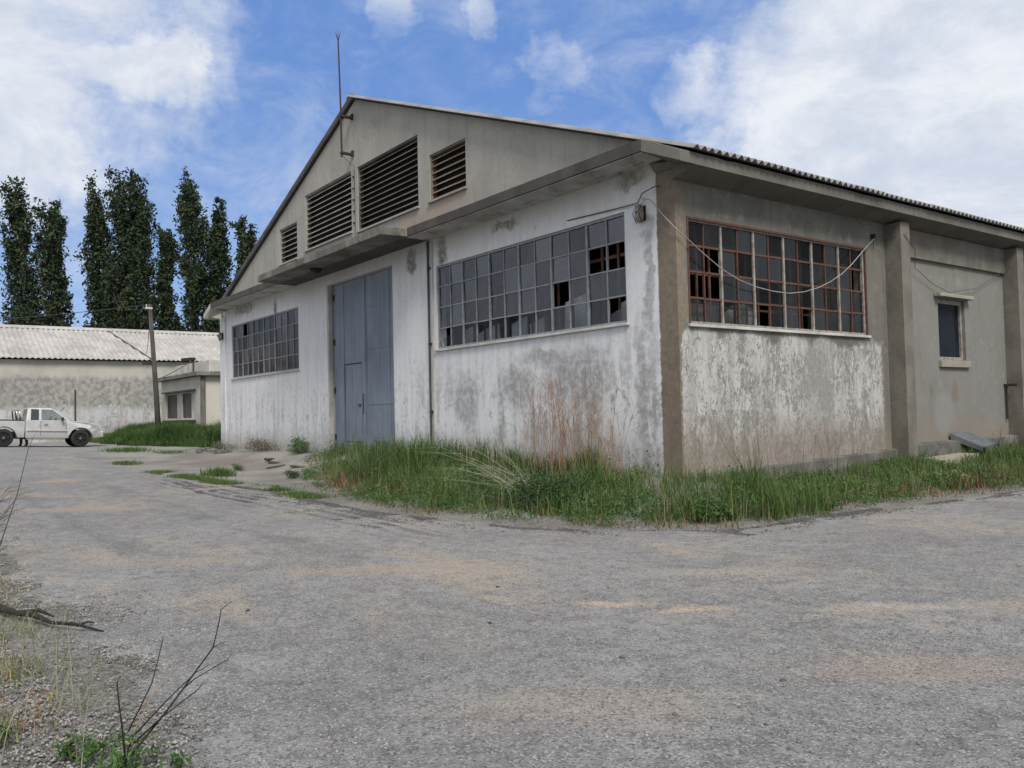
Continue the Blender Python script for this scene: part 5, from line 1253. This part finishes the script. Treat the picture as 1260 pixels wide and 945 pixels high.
# ------------------------------------------------------------------ poplars
def poplar(x, y, h_, w_, label, lean=0.0, n=5200, seed=0, base=None):
    r = np.random.default_rng(seed); e_ = empty('poplar_tree', (x, y, 0), label=label, cat='tree', group='poplars in a row behind the shed')
    MB().tube([(0, 0, -.3), (0, lean*.2, h_*.35), (0, lean*.6, h_*.66), (0, lean, h_*.84)], [.38, .28, .12, .03], 8).build('trunk', M_bark, e_)
    nb = int(64*h_/24); C = []; T = []; lb = MB()
    for k in range(nb):
        f = ((k+r.random())/nb)**.95; z0 = f*h_*.84+.5; a = r.uniform(0, 6.28)
        env = w_*.5*(np.interp(f, [0, .12, .35, .6, .85, 1.0], [.60, .95, 1.0, .90, .72, .40]))
        rad = env*math.sqrt(r.uniform(.05, 1.0)); L_ = h_*r.uniform(.09, .17)*(1.15-.35*f)
        bx, by = math.cos(a)*rad, math.sin(a)*rad
        c0 = np.array([bx*.45, by*.45+lean*f, z0]); c1 = np.array([bx, by+lean*min(1.15, f+.1)-r.uniform(0, .55)*f, z0+L_])
        lb.tube([tuple(c0), tuple((c0+c1)/2+[0, 0, -.2]), tuple(c0+(c1-c0)*.85)], [.06, .04, .02], 4)
        nc = 9; tint0 = r.normal(.42, .2)
        for q in range(nc):
            t = (q+.5)/nc*1.1; cc = c0+(c1-c0)*t+r.normal(0, .30, 3)*np.array([1, 1, .6])*(w_/4.0)*(1.2-.5*t)
            m = int(n/nb/nc*r.uniform(.5, 1.5)); rr = (.34-.12*t)*r.uniform(.7, 1.25)*(w_/4.0)**.5
            P_ = cc+r.normal(0, 1, (m, 3))*rr*np.array([.85, .85, 1.1])
            C.append(P_); T.append(np.clip(tint0+r.normal(0, .2)+r.normal(0, .12, m), 0, 1))
    C = np.concatenate(C); T = np.concatenate(T); V, F = leafcards(C, r.uniform(.12, .25, len(C)), .9, .2)
    npmesh('crown', V, F, M_poplar, e_, T); lb.build('limbs', M_bark, e_)
pl = [(-82.2, .4, 25.4, 4.2, 'leftmost tall poplar behind the shed', -.5, 1), (-80.0, 3.0, 23.2, 3.7, 'slightly shorter poplar right of the leftmost one', -.6, 2),
      (-78.4, 7.0, 24.9, 3.3, 'poplar at the left of the middle clump with a ragged left edge', -.9, 3), (-76.3, 8.3, 25.9, 3.8, 'densest poplar in the middle clump behind the shed', -.5, 4), (-74.9, 9.9, 25.8, 4.0, 'tall poplar at the right of the middle clump with a leftward tip', -.8, 5),
      (-73.8, 11.4, 20.4, 2.2, 'narrow short poplar closing the middle clump on its right', -.1, 6), (-72.0, 13.5, 25.4, 4.4, 'tall poplar behind the utility pole and the annex', -.6, 7), (-71.0, 15.2, 22.4, 2.8, 'narrow poplar right behind the one above the annex', .1, 8),
      (-69.3, 17.6, 20.8, 2.8, 'rightmost poplar half hidden by the gable slope', -.2, 9)]
for x, y, h_, w_, lab, ln, sd in pl: poplar(x, y, h_*.985, w_*.95, lab, ln, 14000, sd)
# low dense growth between their trunks
lows = [(-80.9, 1.9, 1.5, 9.0, 'low bushy growth between the two leftmost poplars'), (-79.2, 5.0, .8, 5.5, 'low scrub in the gap left of the middle poplars'), (-77.4, 7.6, 2.0, 13.5, 'bushy growth under the middle poplars'), (-75.5, 8.5, 2.0, 12.0, 'dark bushy growth right of the middle poplars'), (-73.0, 11.6, 1.6, 10.0, 'bushy growth behind the annex roof'), (-70.8, 16.2, 1.0, 7.0, 'bushy growth beside the warehouse eave')]
for k, (x, y, r_, h_, lab) in enumerate(lows):
    e_ = empty('undergrowth_tree', (x, y, 0), label=lab, cat='tree', group='low growth between the poplars')
    n = 3800; nb = 26; cc = np.stack([rng.normal(0, r_*.38, nb), rng.normal(0, r_*.42, nb), rng.uniform(2.5, h_-.8, nb)], 1); idx = rng.integers(0, nb, n)
    C = cc[idx]+rng.normal(0, .62, (n, 3)); V, F = leafcards(C, rng.uniform(.11, .25, n), .85, .1)
    npmesh('crown', V, F, M_poplar, e_, np.clip(rng.normal(.3, .2, nb)[idx]+rng.normal(0, .12, n), 0, 1))
    MB().tube([(0, 0, -.2), (0, .1, h_*.8)], [.22, .08], 6).build('trunk', M_bark, e_)

# ------------------------------------------------------------------ foreground, bottom left
e_ = empty('dead_shrub', (5.60, -9.66, -.35), label='dark bare forked branches rising from the green leaves at bottom left', cat='dead shrub')
def br(mb, pts, r0, r1):
    n = len(pts); mb.tube([(a-5.60, b+9.66, c+.35) for a, b, c in pts], [r0+(r1-r0)*i/(n-1) for i in range(n)], 7)
_br = br
def br(mb, p, a, b): _br(mb, p, a*.72, b*.8)
mb = MB()
br(mb, [(5.60, -9.70, -.36), (5.632, -9.652, -.306), (5.726, -9.489, -.081), (5.748, -9.43, .001), (5.798, -9.322, .16), (5.803, -9.30, .25), (5.805, -9.289, .313), (5.802, -9.244, .339)], .0075, .0018)
br(mb, [(5.748, -9.43, .001), (5.749, -9.381, .034), (5.78, -9.26, .094), (5.795, -9.241, .121)], .0038, .0013)
br(mb, [(5.651, -9.628, -.30), (5.67, -9.644, -.141), (5.682, -9.66, -.02), (5.686, -9.667, .061), (5.697, -9.657, .088)], .0055, .003)
br(mb, [(5.631, -9.614, -.16), (5.642, -9.524, .021), (5.641, -9.498, .116), (5.625, -9.473, .199)], .0045, .0022)
br(mb, [(5.64, -9.64, -.28), (5.675, -9.602, -.166), (5.728, -9.489, -.038), (5.75, -9.381, .057), (5.787, -9.333, .09)], .0065, .0015)
br(mb, [(5.798, -9.322, .16), (5.80, -9.29, .175), (5.805, -9.27, .178)], .003, .0012)
br(mb, [(5.66, -9.60, -.2), (5.74, -9.50, -.09), (5.79, -9.38, .0), (5.80, -9.36, .03)], .005, .002)
mb.build('branches', M_twig, e_, smooth=True)
mb = MB()
br(mb, [(5.49, -9.58, -.34), (5.48, -9.559, -.216), (5.474, -9.491, -.095), (5.468, -9.422, .011), (5.48, -9.39, .08)], .004, .0015)
br(mb, [(5.468, -9.422, .011), (5.50, -9.39, .06), (5.51, -9.37, .12)], .002, .001)
br(mb, [(5.474, -9.491, -.095), (5.51, -9.43, -.02), (5.54, -9.38, .05)], .002, .001)
mb.build('pale_twigs', M_stalk, e_)
C = np.stack([rng.normal(0, .10, 420), rng.normal(.03, .07, 420), np.abs(rng.normal(.06, .05, 420))], 1)
V, F = leafcards(C, rng.uniform(.010, .022, 420), .8, .1); npmesh('leaves', V, F, M_weed, e_, rng.random(420))

def fg_bush(x, y, n, rad, ls, m, label, name='leafy_weed'):
    e = leafy_bush(name, (x, y), rad, n, ls, m, label, 'weed', 6)
fg_bush(5.30, -9.74, 260, (.14, .12, .10), .018, M_weed, 'small green weed at the bottom edge left of the bare branches')
fg_bush(5.70, -9.44, 120, (.06, .06, .13), .014, M_weed, 'small upright green weed right of the bare branches')
fg_bush(4.95, -10.02, 200, (.16, .12, .10), .018, M_weed, 'green weed in the extreme bottom left corner')
# ferny and dry stems
e_ = empty('dry_herbs', (4.8, -9.8, -.35), label='tangle of thin dry herbs and grass blades at the left verge', cat='dry plant'); mb = MB()
for k in range(34):
    bx = rng.uniform(-2.2, .8); by = rng.normal(-.02, .16)+bx*-.05; L_ = rng.uniform(.15, .45); a, b = rng.normal(.1, .25, 2)
    mb.tube([(bx, by, -.01), (bx+a*L_*.4, by+b*L_*.4, L_*.55), (bx+a*L_, by+b*L_, L_*.95)], [.0022, .0016, .0008], 4)
mb.build('stems', M_palestalk, e_)
C = []; 
for k in range(16):
    bx = rng.uniform(-1.9, .75); by = rng.normal(0, .12); L_ = rng.uniform(.25, .42); a, b = rng.normal(.15, .2, 2)
    for q in range(14):
        f = .5+.5*q/14; C.append((bx+a*L_*f+rng.normal(0, .02), by+b*L_*f+rng.normal(0, .02), L_*f*.95))
C = np.array(C); V, F = leafcards(C, rng.uniform(.012, .024, len(C)), .25, .5); npmesh('leaflets', V, F, M_grass, e_, rng.random(len(F)))
for k, (x, y) in enumerate([(4.15, -9.95), (4.75, -9.82), (4.45, -10.02), (4.95, -9.9), (3.5, -9.95)]):
    n = 45; C = np.stack([rng.normal(0, .05, n), rng.normal(0, .05, n), np.abs(rng.normal(.10, .06, n))], 1); V, F = leafcards(C, rng.uniform(.007, .015, n), .9)
    o = npmesh('orange_weed', V, F, M_orange, tint=rng.random(n)); o.location = (x, y, H(x, y)); tag(o, ['rusty orange withered weed behind the others at the frame edge', 'rusty orange withered weed in the middle of the left verge', 'rusty orange weed nearest the bottom left corner leaves', 'small orange withered weed closest to the bare branches', 'farthest small orange weed just below the fallen branch'][k], 'weed', 'rusty orange weeds at the left verge')
n = 4500; x = rng.uniform(-6, 5.3, n); y = -9.95+rng.normal(0, .22, n); k = vnoise(x, y, .4, 33) > .45; x, y = x[k], y[k]
o = grass('verge_litter', np.stack([x, y, hgt(x, y)-.003], 1), rng.uniform(.02, .10, len(x)), rng.uniform(.0012, .0035, len(x)), rng.uniform(.4, 2.2, len(x)), M_drygrass); tag(o, 'straw coloured dead grass and litter on the left verge', 'grass', kind='stuff')
n = 6500; x = rng.uniform(-3, 5.3, n); y = -9.95+rng.normal(0, .2, n); k = vnoise(x, y, .35, 34) > .5; x, y = x[k], y[k]
o = grass('verge_grass', np.stack([x, y, hgt(x, y)-.003], 1), rng.uniform(.03, .16, len(x)), rng.uniform(.0015, .003, len(x)), rng.uniform(.1, 1, len(x)), M_drygrass); tag(o, 'sparse yellow green grass on the left verge near the camera', 'grass', kind='stuff')
# fallen branch
lz = -.322
mb = MB().tube([(1.2, -9.92, lz), (1.75, -9.72, lz+.035), (2.04, -9.62, lz+.02), (2.25, -9.54, lz+.035), (2.5, -9.45, lz+.005), (2.70, -9.33, lz+.01), (2.93, -9.19, lz-.02)], [.034, .030, .022, .024, .013, .012, .005], 9)
mb.tube([(2.05, -9.62, lz+.02), (2.3, -9.50, lz+.065), (2.48, -9.43, lz+.04)], [.02, .015, .006], 6); mb.tube([(2.72, -9.32, lz), (2.78, -9.26, lz+.03), (2.80, -9.22, lz+.02)], [.01, .007, .004], 5)
tag(mb.build('fallen_branch', M_twig, smooth=True), 'dark rotten fallen branch lying on the gravel at the left edge', 'branch')
# wiry bare shrub at the left frame edge
e_ = empty('wiry_shrub', (-1.6, -9.42, H(-1.6, -9.42)), label='wiry bare shrub with thin curved stems at the left edge before the pickup', cat='dead shrub'); mb = MB()
for k in range(13):
    a = rng.uniform(-1.2, 1.2); L_ = rng.uniform(.5, 1.15); dx, dy = math.sin(a)*.25+.15, rng.uniform(.0, .42)
    p0 = Vector((rng.normal(0, .12), rng.normal(-.1, .08), 0)); p1 = p0+Vector((dx*.4, dy*.3, .5))*L_; p2 = p0+Vector((dx, dy, .82))*L_; p3 = p2+Vector((dx*.3, dy*.5, .05))*L_
    mb.tube([tuple(p0), tuple(p1), tuple(p2), tuple(p3)], [.0035, .0028, .002, .001], 5)
    for q in range(2):
        s = p1.lerp(p2, rng.random()); d_ = Vector((rng.normal(0, .15), rng.uniform(0, .25), rng.uniform(.0, .2))); mb.tube([tuple(s), tuple(s+d_)], [.002, .001], 3)
mb.tube([(.1, .0, 0), (.18, .2, .7), (.25, .3, 1.2), (.33, .40, 1.45)], [.005, .004, .003, .0015], 5)
mb.build('stems', M_twig, e_)
